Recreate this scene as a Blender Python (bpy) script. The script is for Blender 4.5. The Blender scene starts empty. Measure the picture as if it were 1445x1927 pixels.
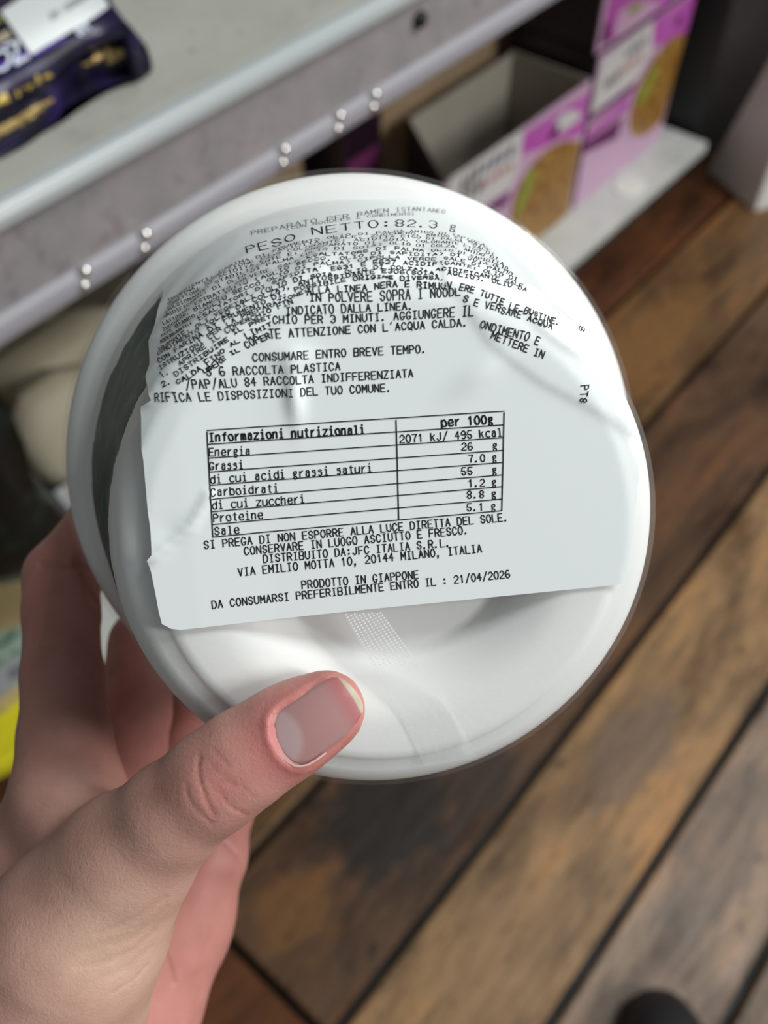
import bpy, bmesh, math, random
import numpy as np
from mathutils import Vector, Matrix
from mathutils.bvhtree import BVHTree
from mathutils.geometry import delaunay_2d_cdt

C = bpy.context.scene.collection
SC = bpy.context.scene
rnd = random.Random(7)
nrng = np.random.default_rng(5)

# ---------------------------------------------------------------- camera, world, lights
CAM_H = 1.10                                  # lens height above the floor (m)
FPX, PCX, PCY = 1700.0, 722.5, 963.5          # focal length in pixels of the 1445x1927 frame
S = np.array([2408, -2263, 1700.0]); S /= np.linalg.norm(S)
N = np.array([30, 1309, 1700.0]); N -= S * (N @ S); N /= np.linalg.norm(N)
D = np.cross(S, N)
if D[2] < 0: D = -D
RW = np.array([S, D, -N])                     # world axes (along shelf, into shelf, up) in lens coordinates

def lens_to_world(c):                         # lens coordinates in mm -> world metres
    return RW @ (np.asarray(c, float) / 1000.0) + np.array([0, 0, CAM_H])
def ray(px, py):
    return RW @ np.array([px - PCX, py - PCY, FPX])
def at_z(px, py, z):
    r = ray(px, py); return Vector(r * ((z - CAM_H) / r[2]) + np.array([0, 0, CAM_H]))
def at_y(px, py, y):
    r = ray(px, py); return Vector(r * (y / r[1]) + np.array([0, 0, CAM_H]))
def at_x(px, py, x):
    r = ray(px, py); return Vector(r * (x / r[0]) + np.array([0, 0, CAM_H]))
def at_d(px, py, mm):                         # a point mm in front of the lens (depth along its axis)
    return np.array([(px - PCX) / FPX * mm, (py - PCY) / FPX * mm, mm])

cam_data = bpy.data.cameras.new('camera')
cam = bpy.data.objects.new('camera', cam_data); C.objects.link(cam)
right, up, back = RW @ np.array([1, 0, 0]), RW @ np.array([0, -1, 0]), RW @ np.array([0, 0, -1])
M = Matrix(((right[0], up[0], back[0], 0), (right[1], up[1], back[1], 0), (right[2], up[2], back[2], CAM_H), (0, 0, 0, 1)))
cam.matrix_world = M
cam_data.sensor_fit = 'VERTICAL'
cam_data.lens = 5.0
cam_data.sensor_height = 5.0 * 1927 / FPX
cam_data.sensor_width = cam_data.sensor_height * 1445 / 1927
cam_data.clip_start = 0.01
cam_data.dof.use_dof = True
cam_data.dof.focus_distance = 0.1455
cam_data.dof.aperture_fstop = 2.3
SC.camera = cam

SC.view_settings.view_transform = 'Standard'
SC.view_settings.look = 'None'
SC.view_settings.gamma = 1
SC.view_settings.exposure = -0.45
try: SC.view_settings.use_curve_mapping = False
except Exception: pass
try:
    SC.cycles.use_denoising = True
    SC.cycles.max_bounces = 8
    SC.cycles.transparent_max_bounces = 12
except Exception: pass

world = bpy.data.worlds.new('shop_ambient'); SC.world = world
world.use_nodes = True
bg = world.node_tree.nodes['Background']
bg.inputs['Color'].default_value = (0.80, 0.90, 0.93, 1)
bg.inputs['Strength'].default_value = 0.28

def area(name, loc, target, size, size_y, power, col):
    l = bpy.data.lights.new(name, 'AREA'); l.shape = 'RECTANGLE'; l.size = size; l.size_y = size_y
    l.energy = power; l.color = col
    o = bpy.data.objects.new(name, l); C.objects.link(o)
    o.location = loc
    o.rotation_euler = (Vector(target) - Vector(loc)).to_track_quat('-Z', 'Y').to_euler()
    return o
area('ceiling_lamp_ahead', (1.15, -0.75, 2.6), (0.45, 0.05, 0.7), 0.5, 1.0, 46, (0.93, 0.99, 1.0))
area('ceiling_lamp_behind', (1.3, -2.8, 2.45), (0.9, 0.5, 0.4), 0.5, 1.2, 105, (1.0, 0.98, 0.95))
area('ceiling_lamp_far', (3.0, -1.2, 2.6), (1.6, 0.3, 0.0), 0.5, 1.0, 34, (1.0, 0.96, 0.90))

# ---------------------------------------------------------------- helpers
def tag(o, label, cat, group=None, kind=None):
    if label: o['label'] = label
    if cat: o['category'] = cat
    if group: o['group'] = group
    if kind: o['kind'] = kind
    return o
def empty(name, loc, label, cat, group=None, mat=None):
    o = bpy.data.objects.new(name, None); C.objects.link(o)
    o.empty_display_size = 0.02
    if mat is not None: o.matrix_world = mat
    else: o.location = loc
    return tag(o, label, cat, group)
def mesh_obj(name, verts, faces, mats, parent=None, smooth=False, fmat=None, local=False):
    """verts in world metres (or in the parent's frame when local) become one mesh object"""
    me = bpy.data.meshes.new(name)
    if parent is not None and not local:
        base = parent
        Mi = chain_matrix(base).inverted()
        verts = [Mi @ Vector(v) for v in verts]
    me.from_pydata([tuple(v) for v in verts], [], [tuple(f) for f in faces])
    if not isinstance(mats, (list, tuple)): mats = [mats]
    for m in mats: me.materials.append(m)
    if fmat is not None:
        for p, k in zip(me.polygons, fmat): p.material_index = k
    if smooth:
        for p in me.polygons: p.use_smooth = True
    me.update()
    o = bpy.data.objects.new(name, me); C.objects.link(o)
    if parent is not None: o.parent = parent
    return o
def chain_matrix(o):
    m = o.matrix_basis.copy()
    while o.parent is not None:
        o = o.parent; m = o.matrix_basis @ m
    return m
def structure(o):
    o['kind'] = 'structure'; return o
def box_vf(x0, x1, y0, y1, z0, z1):
    v = [(x0, y0, z0), (x1, y0, z0), (x1, y1, z0), (x0, y1, z0), (x0, y0, z1), (x1, y0, z1), (x1, y1, z1), (x0, y1, z1)]
    f = [(0, 3, 2, 1), (4, 5, 6, 7), (0, 1, 5, 4), (1, 2, 6, 5), (2, 3, 7, 6), (3, 0, 4, 7)]
    return v, f
def merge(parts):
    V, F = [], []
    for v, f in parts:
        k = len(V); V += [tuple(a) for a in v]; F += [tuple(i + k for i in g) for g in f]
    return V, F
def bevel(o, w, seg=2):
    m = o.modifiers.new('bevel', 'BEVEL'); m.width = w; m.segments = seg; m.limit_method = 'ANGLE'
    return o
def prism(poly, off):
    """a flat polygon (3-D points) given thickness off (vector)"""
    n = len(poly); off = Vector(off)
    V = [Vector(p) for p in poly] + [Vector(p) + off for p in poly]
    F = [tuple(range(n)), tuple(range(2 * n - 1, n - 1, -1))] + [(i, i + n, (i + 1) % n + n, (i + 1) % n) for i in range(n)]
    return V, F

# ---- materials
def mat(name, col, rough=0.5, metal=0.0, spec=0.5, **kw):
    m = bpy.data.materials.new(name); m.use_nodes = True
    b = m.node_tree.nodes['Principled BSDF']
    b.inputs['Base Color'].default_value = (*col, 1)
    b.inputs['Roughness'].default_value = rough
    b.inputs['Metallic'].default_value = metal
    b.inputs['Specular IOR Level'].default_value = spec
    for k, v in kw.items():
        b.inputs[k.replace('_', ' ')].default_value = v
    return m
def nodes(m): return m.node_tree.nodes, m.node_tree.links, m.node_tree.nodes['Principled BSDF']
def noise(m, scale, detail=3, rough=0.55, coord='Object', stretch=None, loc=None, dist=0.0):
    n, l, b = nodes(m)
    tc = n.new('ShaderNodeTexCoord'); mp = n.new('ShaderNodeMapping'); t = n.new('ShaderNodeTexNoise')
    if stretch: mp.inputs['Scale'].default_value = stretch
    if loc: mp.inputs['Location'].default_value = loc
    l.new(tc.outputs[coord], mp.inputs['Vector']); l.new(mp.outputs['Vector'], t.inputs['Vector'])
    t.inputs['Scale'].default_value = scale; t.inputs['Detail'].default_value = detail; t.inputs['Roughness'].default_value = rough
    t.inputs['Distortion'].default_value = dist
    return t.outputs['Fac']
def ramp(m, fac, stops, interp='LINEAR'):
    n, l, b = nodes(m)
    r = n.new('ShaderNodeValToRGB'); r.color_ramp.interpolation = interp
    e = r.color_ramp.elements
    while len(e) < len(stops): e.new(0.5)
    for i, (p, c) in enumerate(stops):
        e[i].position = p; e[i].color = (*c, 1) if len(c) == 3 else c
    l.new(fac, r.inputs['Fac']); return r.outputs['Color']
def mix(m, a, b_, fac, mode='MIX'):
    n, l, _ = nodes(m)
    x = n.new('ShaderNodeMix'); x.data_type = 'RGBA'; x.blend_type = mode
    for s, v in ((6, a), (7, b_), (0, fac)):
        if hasattr(v, 'is_linked'): l.new(v, x.inputs[s])
        elif s == 0: x.inputs[0].default_value = v
        else: x.inputs[s].default_value = (*v, 1)
    return x.outputs[2]
def base(m, c):
    n, l, b = nodes(m); l.new(c, b.inputs['Base Color'])
def bump(m, h, strength, dist):
    n, l, b = nodes(m)
    x = n.new('ShaderNodeBump'); x.inputs['Strength'].default_value = strength; x.inputs['Distance'].default_value = dist
    l.new(h, x.inputs['Height']); l.new(x.outputs['Normal'], b.inputs['Normal'])
def math_(m, op, a, b_=None):
    n, l, _ = nodes(m)
    x = n.new('ShaderNodeMath'); x.operation = op
    for i, v in enumerate((a, b_)):
        if v is None: continue
        if hasattr(v, 'is_linked'): l.new(v, x.inputs[i])
        else: x.inputs[i].default_value = v
    return x.outputs[0]
def mottled(name, c0, c1, scale, rough=0.5, spec=0.5, **kw):
    m = mat(name, c0, rough, 0, spec); f = noise(m, scale, **kw)
    base(m, ramp(m, f, [(0.35, c0), (0.65, c1)])); return m

# ---- a thin single-stroke alphabet: two hex digits per point (x 0-6, y 0-e; baseline 2, capitals to a), | lifts the pen
G = {
'A':'02 3a 62|15 55','B':'02 0a|0a 3a 5a 69 67 56 06|36 56 65 63 52 02','C':'68 59 4a 2a 19 07 05 13 22 42 53 64','D':'02 0a 3a 59 67 65 53 32 02',
'E':'6a 0a 02 62|06 56','F':'6a 0a 02|06 56','G':'68 59 4a 2a 19 07 05 13 22 42 53 65 35','H':'02 0a|62 6a|06 66','I':'1a 5a|3a 32|12 52','J':'5a 54 43 32 22 13 04',
'K':'02 0a|6a 05|27 62','L':'0a 02 62','M':'02 0a 35 6a 62','N':'02 0a 62 6a','O':'2a 4a 59 67 65 53 42 22 13 05 07 19 2a','P':'02 0a 4a 59 68 67 56 46 06',
'Q':'2a 4a 59 67 65 53 42 22 13 05 07 19 2a|34 61','R':'02 0a 4a 59 68 67 56 46 06|36 62','S':'68 59 4a 2a 19 08 17 26 46 55 64 53 42 22 13 04','T':'0a 6a|3a 32',
'U':'0a 04 13 22 42 53 64 6a','V':'0a 32 6a','W':'0a 12 38 52 6a','X':'0a 62|6a 02','Y':'0a 36 6a|36 32','Z':'0a 6a 02 62',
'0':'2a 4a 59 67 65 53 42 22 13 05 07 19 2a','1':'18 3a 32','2':'08 19 2a 4a 59 68 67 56 03 02 62','3':'09 1a 4a 59 68 67 56 36|56 65 64 53 42 22 13 04','4':'42 4a 05 65',
'5':'6a 1a 06 26 46 55 64 53 42 22 13 04','6':'59 4a 2a 19 07 04 13 22 42 53 64 65 56 46 26 15 04','7':'0a 6a 35 32','8':'2a 4a 59 68 57 46 26 17 08 19 2a|26 15 04 13 22 42 53 64 55 46','9':'13 22 42 53 65 68 59 4a 2a 19 08 07 16 26 46 57 68',
'.':'12 22 23 13 12','/':'01 6b','\'':'3b 29','(':'4b 29 17 15 23 41',')':'2b 49 57 55 43 21',',':'22 12 13 23 22 10',':':'23 33 34 24 23|27 37 38 28 27','-':'16 56','%':'02 6a|1a 29|54 42',
'a':'17 28 48 57 52|56 26 15 13 22 42 54','b':'0a 02|06 28 48 57 65 63 52 22 04','c':'67 58 28 17 05 13 22 52 63','d':'6a 62|66 48 28 17 05 13 22 42 64','e':'05 65 66 58 28 17 05 13 22 52 63','f':'5a 4a 39 32|18 58',
'g':'58 28 17 16 25 45 56 57 48|25 14 23 43 52 51 40 20 11 12','h':'0a 02|06 28 48 57 52','i':'18 38 32|12 52|3a 3b','j':'48 41 30 10|4a 4b','k':'0a 02|58 05|26 52','l':'1a 3a 32|12 52','m':'02 08|07 18 27 32|37 48 57 62','n':'02 08|06 28 48 57 52',
'o':'28 48 57 65 63|63 52 22 13 05 07|07 28','p':'00 08|06 28 48 57 65 63 52 22 04','q':'60 68|66 48 28 17 05 13 22 42 64','r':'12 18|15 37 48 58','s':'57 48 28 17 26 46 55 53 42 22 13','t':'3a 33 42 52|18 58','u':'08 03 12 42 64|68 62','v':'08 32 68','w':'08 12 37 52 68','x':'08 62|68 02','y':'08 32|68 20','z':'08 68 02 62',
}
def glyph(ch):
    s = G.get(ch)
    if not s: return []
    return [[(int(p[0], 16) / 8.8, (int(p[1], 16) - 2) / 8.0) for p in st.split()] for st in s.split('|')]
def ribbon(polyline, w, fn, V, F, step):
    """a flat ink stroke of width w following polyline (2-D), laid on a surface by fn(u, v) -> 3-D"""
    for (x0, y0), (x1, y1) in zip(polyline[:-1], polyline[1:]):
        dx, dy = x1 - x0, y1 - y0; L = math.hypot(dx, dy)
        if L < 1e-9: continue
        dx /= L; dy /= L; e = w * 0.35; nx, ny = -dy * w / 2, dx * w / 2
        n = max(1, int(L / step)); k = len(V)
        for i in range(n + 1):
            t = -e + (L + 2 * e) * i / n
            x, y = x0 + dx * t, y0 + dy * t
            V.append(fn(x + nx, y + ny)); V.append(fn(x - nx, y - ny))
        for i in range(n): F.append((k + 2 * i, k + 2 * i + 1, k + 2 * i + 3, k + 2 * i + 2))
LABEL_OUTLINE = [[-38.11,6.99],[-37.84,8.99],[-36.62,9.94],[-35.16,10.29],[-4.35,10.02],[37.18,9.97],[38.74,9.73],[39.09,8.84],[40.21,-2.79],[40.79,-8.15],[40.53,-12.53],[39.23,-16.14],[36.19,-19.53],[34.64,-26.82],[33.19,-28.88],[34.77,-31.63],[34.5,-33.4],[32.56,-34.48],[27.9,-35.47],[26.44,-39.0],[42.67,-56.29],[58.01,-70.23],[45.14,-76.17],[41.53,-86.86],[34.66,-91.12],[19.39,-92.92],[5.94,-89.96],[-9.19,-86.0],[-24.94,-81.59],[-38.06,-77.86],[-50.26,-72.41],[-56.87,-67.54],[-52.23,-57.63],[-49.23,-47.39],[-46.8,-41.84],[-39.78,-33.85],[-35.64,-26.22],[-37.61,-25.32],[-37.61,-18.78],[-37.88,-6.18],[-38.13,-2.58],[-38.81,-1.76],[-38.55,0.26]]
CREASE_L = [[-35.64,-26.22],[-31.27,-27.36],[-26.5,-29.34],[-22.09,-30.44],[-18.75,-32.59],[-16.62,-34.4],[-14.18,-37.3],[-11.97,-39.18],[-9.44,-40.81]]
CREASE_R = [[10.55,-40.13],[12.98,-38.48],[13.7,-36.44],[16.5,-32.04],[19.9,-29.07],[24.71,-25.29],[33.04,-20.51],[39.23,-16.14]]
SEAM = [[-9.02,10.64],[-5.32,19.34],[-1.29,28.11],[3.32,40.28],[12.81,40.07],[7.05,27.3],[2.07,20.18],[-2.65,10.93]]
TABLE_LINES = [[[-27.73,-21.3],[18.25,-20.89]],[[-27.84,-19.18],[18.15,-18.71]],[[-27.94,-17.05],[18.08,-16.7]],[[-28.06,-14.89],[17.99,-14.65]],[[-28.16,-12.81],[17.91,-12.69]],[[-28.27,-10.62],[17.82,-10.66]],[[-28.36,-8.63],[17.73,-8.74]],[[-28.45,-6.57],[17.67,-6.69]],[[-28.55,-4.55],[17.58,-4.75]],[[-27.76,-21.05],[-28.55,-4.55]],[[1.1,-20.72],[0.74,-4.72]],[[18.23,-20.65],[17.58,-4.75]]]
TEXT_ROWS = [
("Informazioni nutrizionali",[-27.51,-19.57,0.06,-1.25,-15.78,-19.27,0.04,-1.27,-3.82,-18.97,0.01,-1.28],0.24),
("Energia",[-27.77,-17.36,0.1,-1.21,-24.69,-17.21,0.08,-1.2,-21.61,-17.05,0.08,-1.2],0.165),
("Grassi",[-27.93,-15.22,0.09,-1.2,-25.37,-15.1,0.08,-1.2,-22.81,-14.98,0.07,-1.21],0.165),
("di cui acidi grassi saturi",[-28.01,-13.08,0.05,-1.23,-15.63,-12.97,0.01,-1.22,-3.0,-12.87,-0.01,-1.23],0.165),
("Carboidrati",[-28.13,-11.11,0.06,-1.22,-22.98,-10.98,0.05,-1.22,-17.78,-10.84,0.04,-1.23],0.165),
("di cui zuccheri",[-28.14,-9.0,0.04,-1.23,-21.03,-8.88,0.03,-1.26,-13.84,-8.79,0.01,-1.24],0.165),
("Proteine",[-28.14,-6.97,0.06,-1.26,-24.35,-6.9,0.04,-1.24,-20.54,-6.81,0.03,-1.27],0.165),
("Sale",[-28.19,-4.85,0.04,-1.24,-26.29,-4.8,0.04,-1.27,-24.38,-4.78,0.03,-1.28],0.165),
("per 100g",[8.25,-19.19,-0.03,-1.29,12.36,-19.13,-0.06,-1.31,16.51,-19.08,-0.07,-1.31],0.24),
("2071 kJ/ 495 kcal",[1.59,-17.09,-0.02,-1.22,9.71,-17.02,-0.04,-1.23,17.96,-16.93,-0.08,-1.25],0.165),
("26   g",[11.34,-15.18,-0.0,-1.16,13.27,-15.08,-0.03,-1.18,15.18,-15.0,-0.01,-1.17,17.1,-14.93,-0.02,-1.17],0.165),
("7.0 g",[12.41,-13.13,-0.02,-1.17,13.93,-13.08,-0.05,-1.19,15.44,-13.05,-0.03,-1.17,16.97,-13.01,-0.03,-1.18],0.165),
("55   g",[11.2,-11.18,-0.03,-1.2,13.11,-11.12,-0.02,-1.18,15.01,-11.05,-0.02,-1.18,16.95,-10.97,-0.05,-1.21],0.165),
("1.2 g",[12.29,-9.12,-0.03,-1.19,13.79,-9.07,-0.03,-1.19,15.31,-9.02,-0.03,-1.19,16.82,-8.97,-0.04,-1.19],0.165),
("8.8 g",[11.99,-7.27,-0.01,-1.2,13.57,-7.19,-0.01,-1.2,15.16,-7.12,-0.01,-1.2,16.76,-7.04,-0.02,-1.2],0.165),
("5.1 g",[11.92,-5.19,-0.01,-1.2,13.49,-5.12,-0.01,-1.2,15.07,-5.05,-0.02,-1.21,16.64,-4.97,-0.02,-1.21],0.165),
("SI PREGA DI NON ESPORRE ALLA LUCE DIRETTA DEL SOLE.",[-29.99,-2.77,0.02,-1.25,-6.09,-2.87,-0.03,-1.27,18.73,-2.95,-0.11,-1.32],0.165),
("CONSERVARE IN LUOGO ASCIUTTO E FRESCO.",[-23.92,-1.15,0.0,-1.26,-6.16,-1.25,-0.04,-1.31,12.09,-1.38,-0.09,-1.32],0.165),
("DISTRIBUITO DA:JFC ITALIA S.R.L.",[-21.08,0.43,0.0,-1.27,-6.2,0.47,-0.03,-1.29,9.04,0.49,-0.06,-1.3],0.165),
("VIA EMILIO MOTTA 10, 20144 MILANO, ITALIA",[-25.19,2.24,0.01,-1.31,-5.78,2.11,-0.05,-1.32,14.21,1.98,-0.1,-1.34],0.165),
("PRODOTTO IN GIAPPONE",[-15.37,5.39,-0.01,-1.33,-5.96,5.43,-0.04,-1.34,3.58,5.44,-0.05,-1.31],0.165),
("DA CONSUMARSI PREFERIBILMENTE ENTRO IL : 21/04/2026",[-29.78,7.22,0.01,-1.29,-13.96,7.09,-0.03,-1.27,2.25,6.98,-0.07,-1.31,18.85,6.84,-0.12,-1.33],0.165),
("RIFICA LE DISPOSIZIONI DEL TUO COMUNE.",[-34.84,-25.93,-0.2,-1.28,-17.16,-25.57,0.04,-1.17,0.65,-25.22,0.0,-1.18],0.165),
("/PAP/ALU 84 RACCOLTA INDIFFERENZIATA",[-29.97,-27.63,-0.17,-1.33,-13.09,-27.38,0.02,-1.16,4.13,-27.18,-0.01,-1.18],0.165),
("S 6 RACCOLTA PLASTICA",[-26.78,-29.38,-0.1,-1.29,-16.91,-29.13,0.04,-1.15,-6.97,-28.97,0.02,-1.16],0.165),
("CONSUMARE ENTRO BREVE TEMPO.",[-19.93,-31.13,0.04,-1.14,-6.94,-30.94,0.02,-1.15,6.34,-30.75,-0.01,-1.17],0.165),
("TE ATTENZIONE CON L'ACQUA CALDA.",[-17.13,-34.32,-0.07,-1.28,-7.31,-34.33,0.0,-1.1,2.66,-34.34,-0.01,-1.1,12.83,-34.34,-0.04,-1.12],0.165),
("CHIO PER 3 MINUTI. AGGIUNGERE IL",[-16.49,-36.41,0.04,-1.08,-6.49,-35.97,0.01,-1.1,3.51,-35.89,-0.01,-1.11,13.69,-35.8,0.14,-1.52],0.165),
("INDICATO DALLA LINEA.",[-14.46,-37.58,0.05,-1.01,-8.16,-37.4,-0.03,-1.3,-1.85,-37.36,0.01,-1.06,4.54,-37.3,-0.01,-1.07],0.165),
("IN POLVERE SOPRA I NOODL",[-10.83,-39.31,0.06,-0.97,-3.36,-38.85,0.01,-1.34,4.1,-38.73,0.1,-1.55,11.84,-38.9,0.0,-1.0],0.165),
("ALLA LINEA NERA E RIMUOV",[-11.14,-40.18,-0.04,-0.96,-8.1,-40.47,-0.03,-0.84,-5.01,-40.39,0.04,-0.87,-1.94,-40.4,0.03,-0.87,1.17,-40.7,0.02,-0.87,4.31,-40.58,0.06,-0.84,7.42,-40.14,0.05,-0.85,10.6,-39.95,0.02,-0.79],0.165),
("1.  APRIRE IL COPERCHIO FIN",[-33.8,-29.52,-0.7,-0.78,-31.82,-30.47,-0.42,-0.62,-29.94,-31.47,-0.41,-0.61,-28.14,-32.53,-0.41,-0.61,-26.31,-33.54,-0.43,-0.57,-24.57,-34.64,-0.54,-0.73,-22.74,-35.53,-0.4,-0.83,-21.01,-36.55,-0.19,-0.51,-19.02,-37.14,-0.2,-0.53,-17.16,-37.95,-0.14,-0.4,-15.24,-38.61,-0.23,-0.66,-13.27,-39.15,-0.27,-0.77],0.14),
("DISTRIBUIRE IL PRET",[-31.48,-29.51,-0.42,-0.62,-29.74,-30.38,-0.41,-0.62,-28.08,-31.31,-0.4,-0.62,-26.55,-32.34,-0.23,-0.46,-24.96,-33.31,-0.2,-0.42,-23.34,-34.24,-0.26,-0.37,-21.89,-35.41,-0.23,-0.37,-20.11,-36.06,-0.19,-0.43,-18.42,-36.75,-0.1,-0.47,-16.63,-37.26,-0.1,-0.46],0.14),
("CALDA FINO AL LIMIT",[-31.2,-28.32,-0.27,-0.56,-29.49,-29.12,-0.23,-0.56,-27.99,-30.13,-0.25,-0.53,-26.26,-30.95,-0.64,-0.84,-24.86,-32.14,-0.3,-0.44,-23.35,-33.19,-0.25,-0.5,-21.69,-34.0,-0.25,-0.49,-19.95,-34.65,-0.46,-0.98,-18.32,-35.45,-0.18,-0.53,-16.64,-36.18,-0.19,-0.52],0.16),
("UDERE IL COPER",[-27.18,-29.79,-0.23,-0.54,-26.02,-30.31,-0.23,-0.54,-24.83,-30.79,-0.57,-0.93,-23.96,-31.65,-0.25,-0.5,-22.86,-32.27,-0.32,-0.42,-21.67,-32.72,-0.22,-0.52,-20.46,-33.1,-0.44,-0.87,-19.33,-33.59,-0.46,-1.06,-18.17,-34.01,-0.24,-0.69,-17.01,-34.43,-0.27,-0.74],0.17),
("2.",[-33.67,-28.09,-0.39,-0.73,-33.22,-28.32,-0.38,-0.73,-32.62,-28.43,-0.38,-0.73,-32.17,-28.65,-0.37,-0.73],0.165),
("ISTRUZIONI PER LA PREPARAZIONE:",[-34.2,-30.78,-0.81,-0.82,-32.05,-31.51,-0.66,-0.75,-30.37,-32.53,-0.26,-0.46,-28.5,-33.34,-0.39,-0.59,-26.85,-34.35,-0.41,-0.57,-25.22,-35.4,-0.39,-0.58,-23.46,-36.21,-0.33,-0.62,-21.77,-37.1,-0.3,-0.64,-19.91,-37.65,-0.26,-0.66,-18.11,-38.27,-0.25,-0.66,-16.27,-38.81,-0.24,-0.66,-14.54,-39.6,-0.13,-0.5,-12.69,-40.06,-0.13,-0.52,-10.88,-40.66,-0.12,-0.49],0.14),
("CON FARINA DI FRUMENTO DI. POSSIBILE ORIGINE DIVERSA.",[-34.96,-32.21,-0.9,-0.9,-31.42,-33.25,-0.76,-0.86,-28.44,-34.55,-0.48,-0.68,-25.67,-35.95,-0.38,-0.58,-23.05,-37.49,-0.32,-0.62,-20.13,-38.41,-0.26,-0.65,-17.31,-39.46,-0.24,-0.65,-14.48,-40.5,-0.23,-0.66,-11.56,-41.16,-0.09,-0.68,-8.56,-41.4,-0.06,-0.68,-5.59,-41.86,-0.06,-0.68,-2.59,-41.92,0.06,-0.7,0.45,-42.07,0.05,-0.28,3.48,-41.49,0.08,-0.74,6.6,-41.59,0.05,-0.47,9.68,-41.2,0.17,-0.83],0.15),
("CONDIMENTO (OLIO DI COLZA), ANTIOSSIDANTE E306(SOIA, AGLIO), OLIO DA",[-36.07,-33.97,-2.53,-1.99,-32.33,-34.6,-0.65,-0.77,-29.25,-35.51,-0.62,-0.79,-26.47,-36.54,-0.52,-0.74,-24.05,-37.92,-0.31,-0.55,-21.5,-39.02,-0.18,-0.43,-18.86,-39.9,-0.24,-0.61,-16.24,-40.74,-0.21,-0.62,-13.61,-41.54,-0.16,-0.63,-10.92,-42.0,-0.09,-0.64,-8.21,-42.41,-0.06,-0.64,-5.47,-42.56,-0.02,-0.64,-2.72,-42.7,-0.0,-0.64,0.05,-42.85,0.05,-0.63,2.81,-42.64,0.1,-0.61,5.61,-42.42,0.11,-0.61,8.44,-42.18,0.13,-0.6,11.3,-41.85,0.18,-0.57,14.12,-41.23,0.2,-0.56,17.08,-40.74,0.22,-0.55,19.99,-39.99,0.38,-0.66,23.07,-39.22,0.82,-1.0],0.14),
("COLORANTE: OLI VEGETALI (OLIO DI SOIA, OLIO DI COLZA), ACIDIFICANTE SALE",[-37.69,-36.05,-1.75,-1.48,-32.55,-35.65,-1.09,-1.14,-29.46,-36.53,-0.61,-0.79,-26.67,-37.54,-0.58,-0.82,-24.07,-38.67,-0.53,-0.85,-21.45,-39.6,-0.35,-0.73,-18.91,-40.61,-0.19,-0.51,-16.3,-41.42,-0.21,-0.61,-13.7,-42.2,-0.16,-0.62,-11.03,-42.66,-0.09,-0.63,-8.34,-43.07,-0.03,-0.44,-5.63,-43.23,-0.02,-0.63,-2.91,-43.38,0.0,-0.44,-0.16,-43.55,0.04,-0.62,2.58,-43.38,0.09,-0.6,5.36,-43.19,0.07,-0.42,8.17,-43.0,0.08,-0.41,10.95,-42.54,0.17,-0.57,13.76,-41.99,0.2,-0.55,16.62,-41.4,0.28,-0.63,19.51,-40.72,0.67,-0.98,22.74,-40.13,0.81,-1.01],0.14),
("ADDENSANTE: ESALTATORI DI SAPIDITA' E631 E E627 ACIDIFICANTE: OLIO DI",[-39.12,-38.51,-1.64,-1.44,-33.76,-37.99,-1.84,-1.81,-29.76,-38.03,-1.08,-1.29,-26.95,-39.01,-0.56,-0.82,-24.4,-40.18,-0.45,-0.75,-21.72,-41.03,-0.38,-0.79,-19.0,-41.66,-0.39,-0.91,-16.4,-42.43,-0.28,-0.82,-13.81,-43.12,-0.22,-0.84,-11.19,-43.63,-0.1,-0.67,-8.51,-43.86,-0.05,-0.57,-5.85,-44.03,-0.02,-0.61,-3.17,-44.19,-0.0,-0.61,-0.48,-44.38,0.03,-0.61,2.22,-44.27,0.08,-0.59,4.96,-44.14,0.1,-0.59,7.68,-43.83,0.12,-0.58,10.49,-43.63,0.19,-0.56,13.28,-43.17,0.35,-0.76,16.13,-42.61,0.58,-1.03,19.22,-42.2,0.66,-0.97,22.38,-41.59,0.72,-0.92],0.14),
("PEPE BIANCO (AGLIO SECCO OLIO DI PALMA) CIPOLLA VERDE SALE DI PALMA",[-40.38,-40.8,-1.53,-1.39,-35.41,-40.68,-1.36,-1.42,-31.03,-40.5,-1.47,-1.72,-27.25,-40.41,-1.41,-1.89,-24.61,-41.46,-0.72,-1.17,-21.98,-42.37,-0.37,-0.78,-19.3,-43.09,-0.33,-0.8,-16.64,-43.73,-0.28,-0.82,-14.03,-44.41,-0.22,-0.84,-11.37,-44.73,-0.14,-0.85,-8.71,-44.98,-0.08,-0.86,-6.06,-45.01,-0.02,-0.86,-3.42,-45.1,0.02,-0.74,-0.76,-45.16,0.07,-0.85,1.9,-45.11,0.14,-0.84,4.6,-44.99,0.19,-0.82,7.36,-44.92,0.27,-0.92,10.16,-44.75,0.34,-0.89,13.02,-44.46,0.45,-0.97,16.0,-44.15,0.51,-0.93,19.04,-43.69,0.58,-0.88,22.07,-42.96,2.62,-2.96],0.14),
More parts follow.
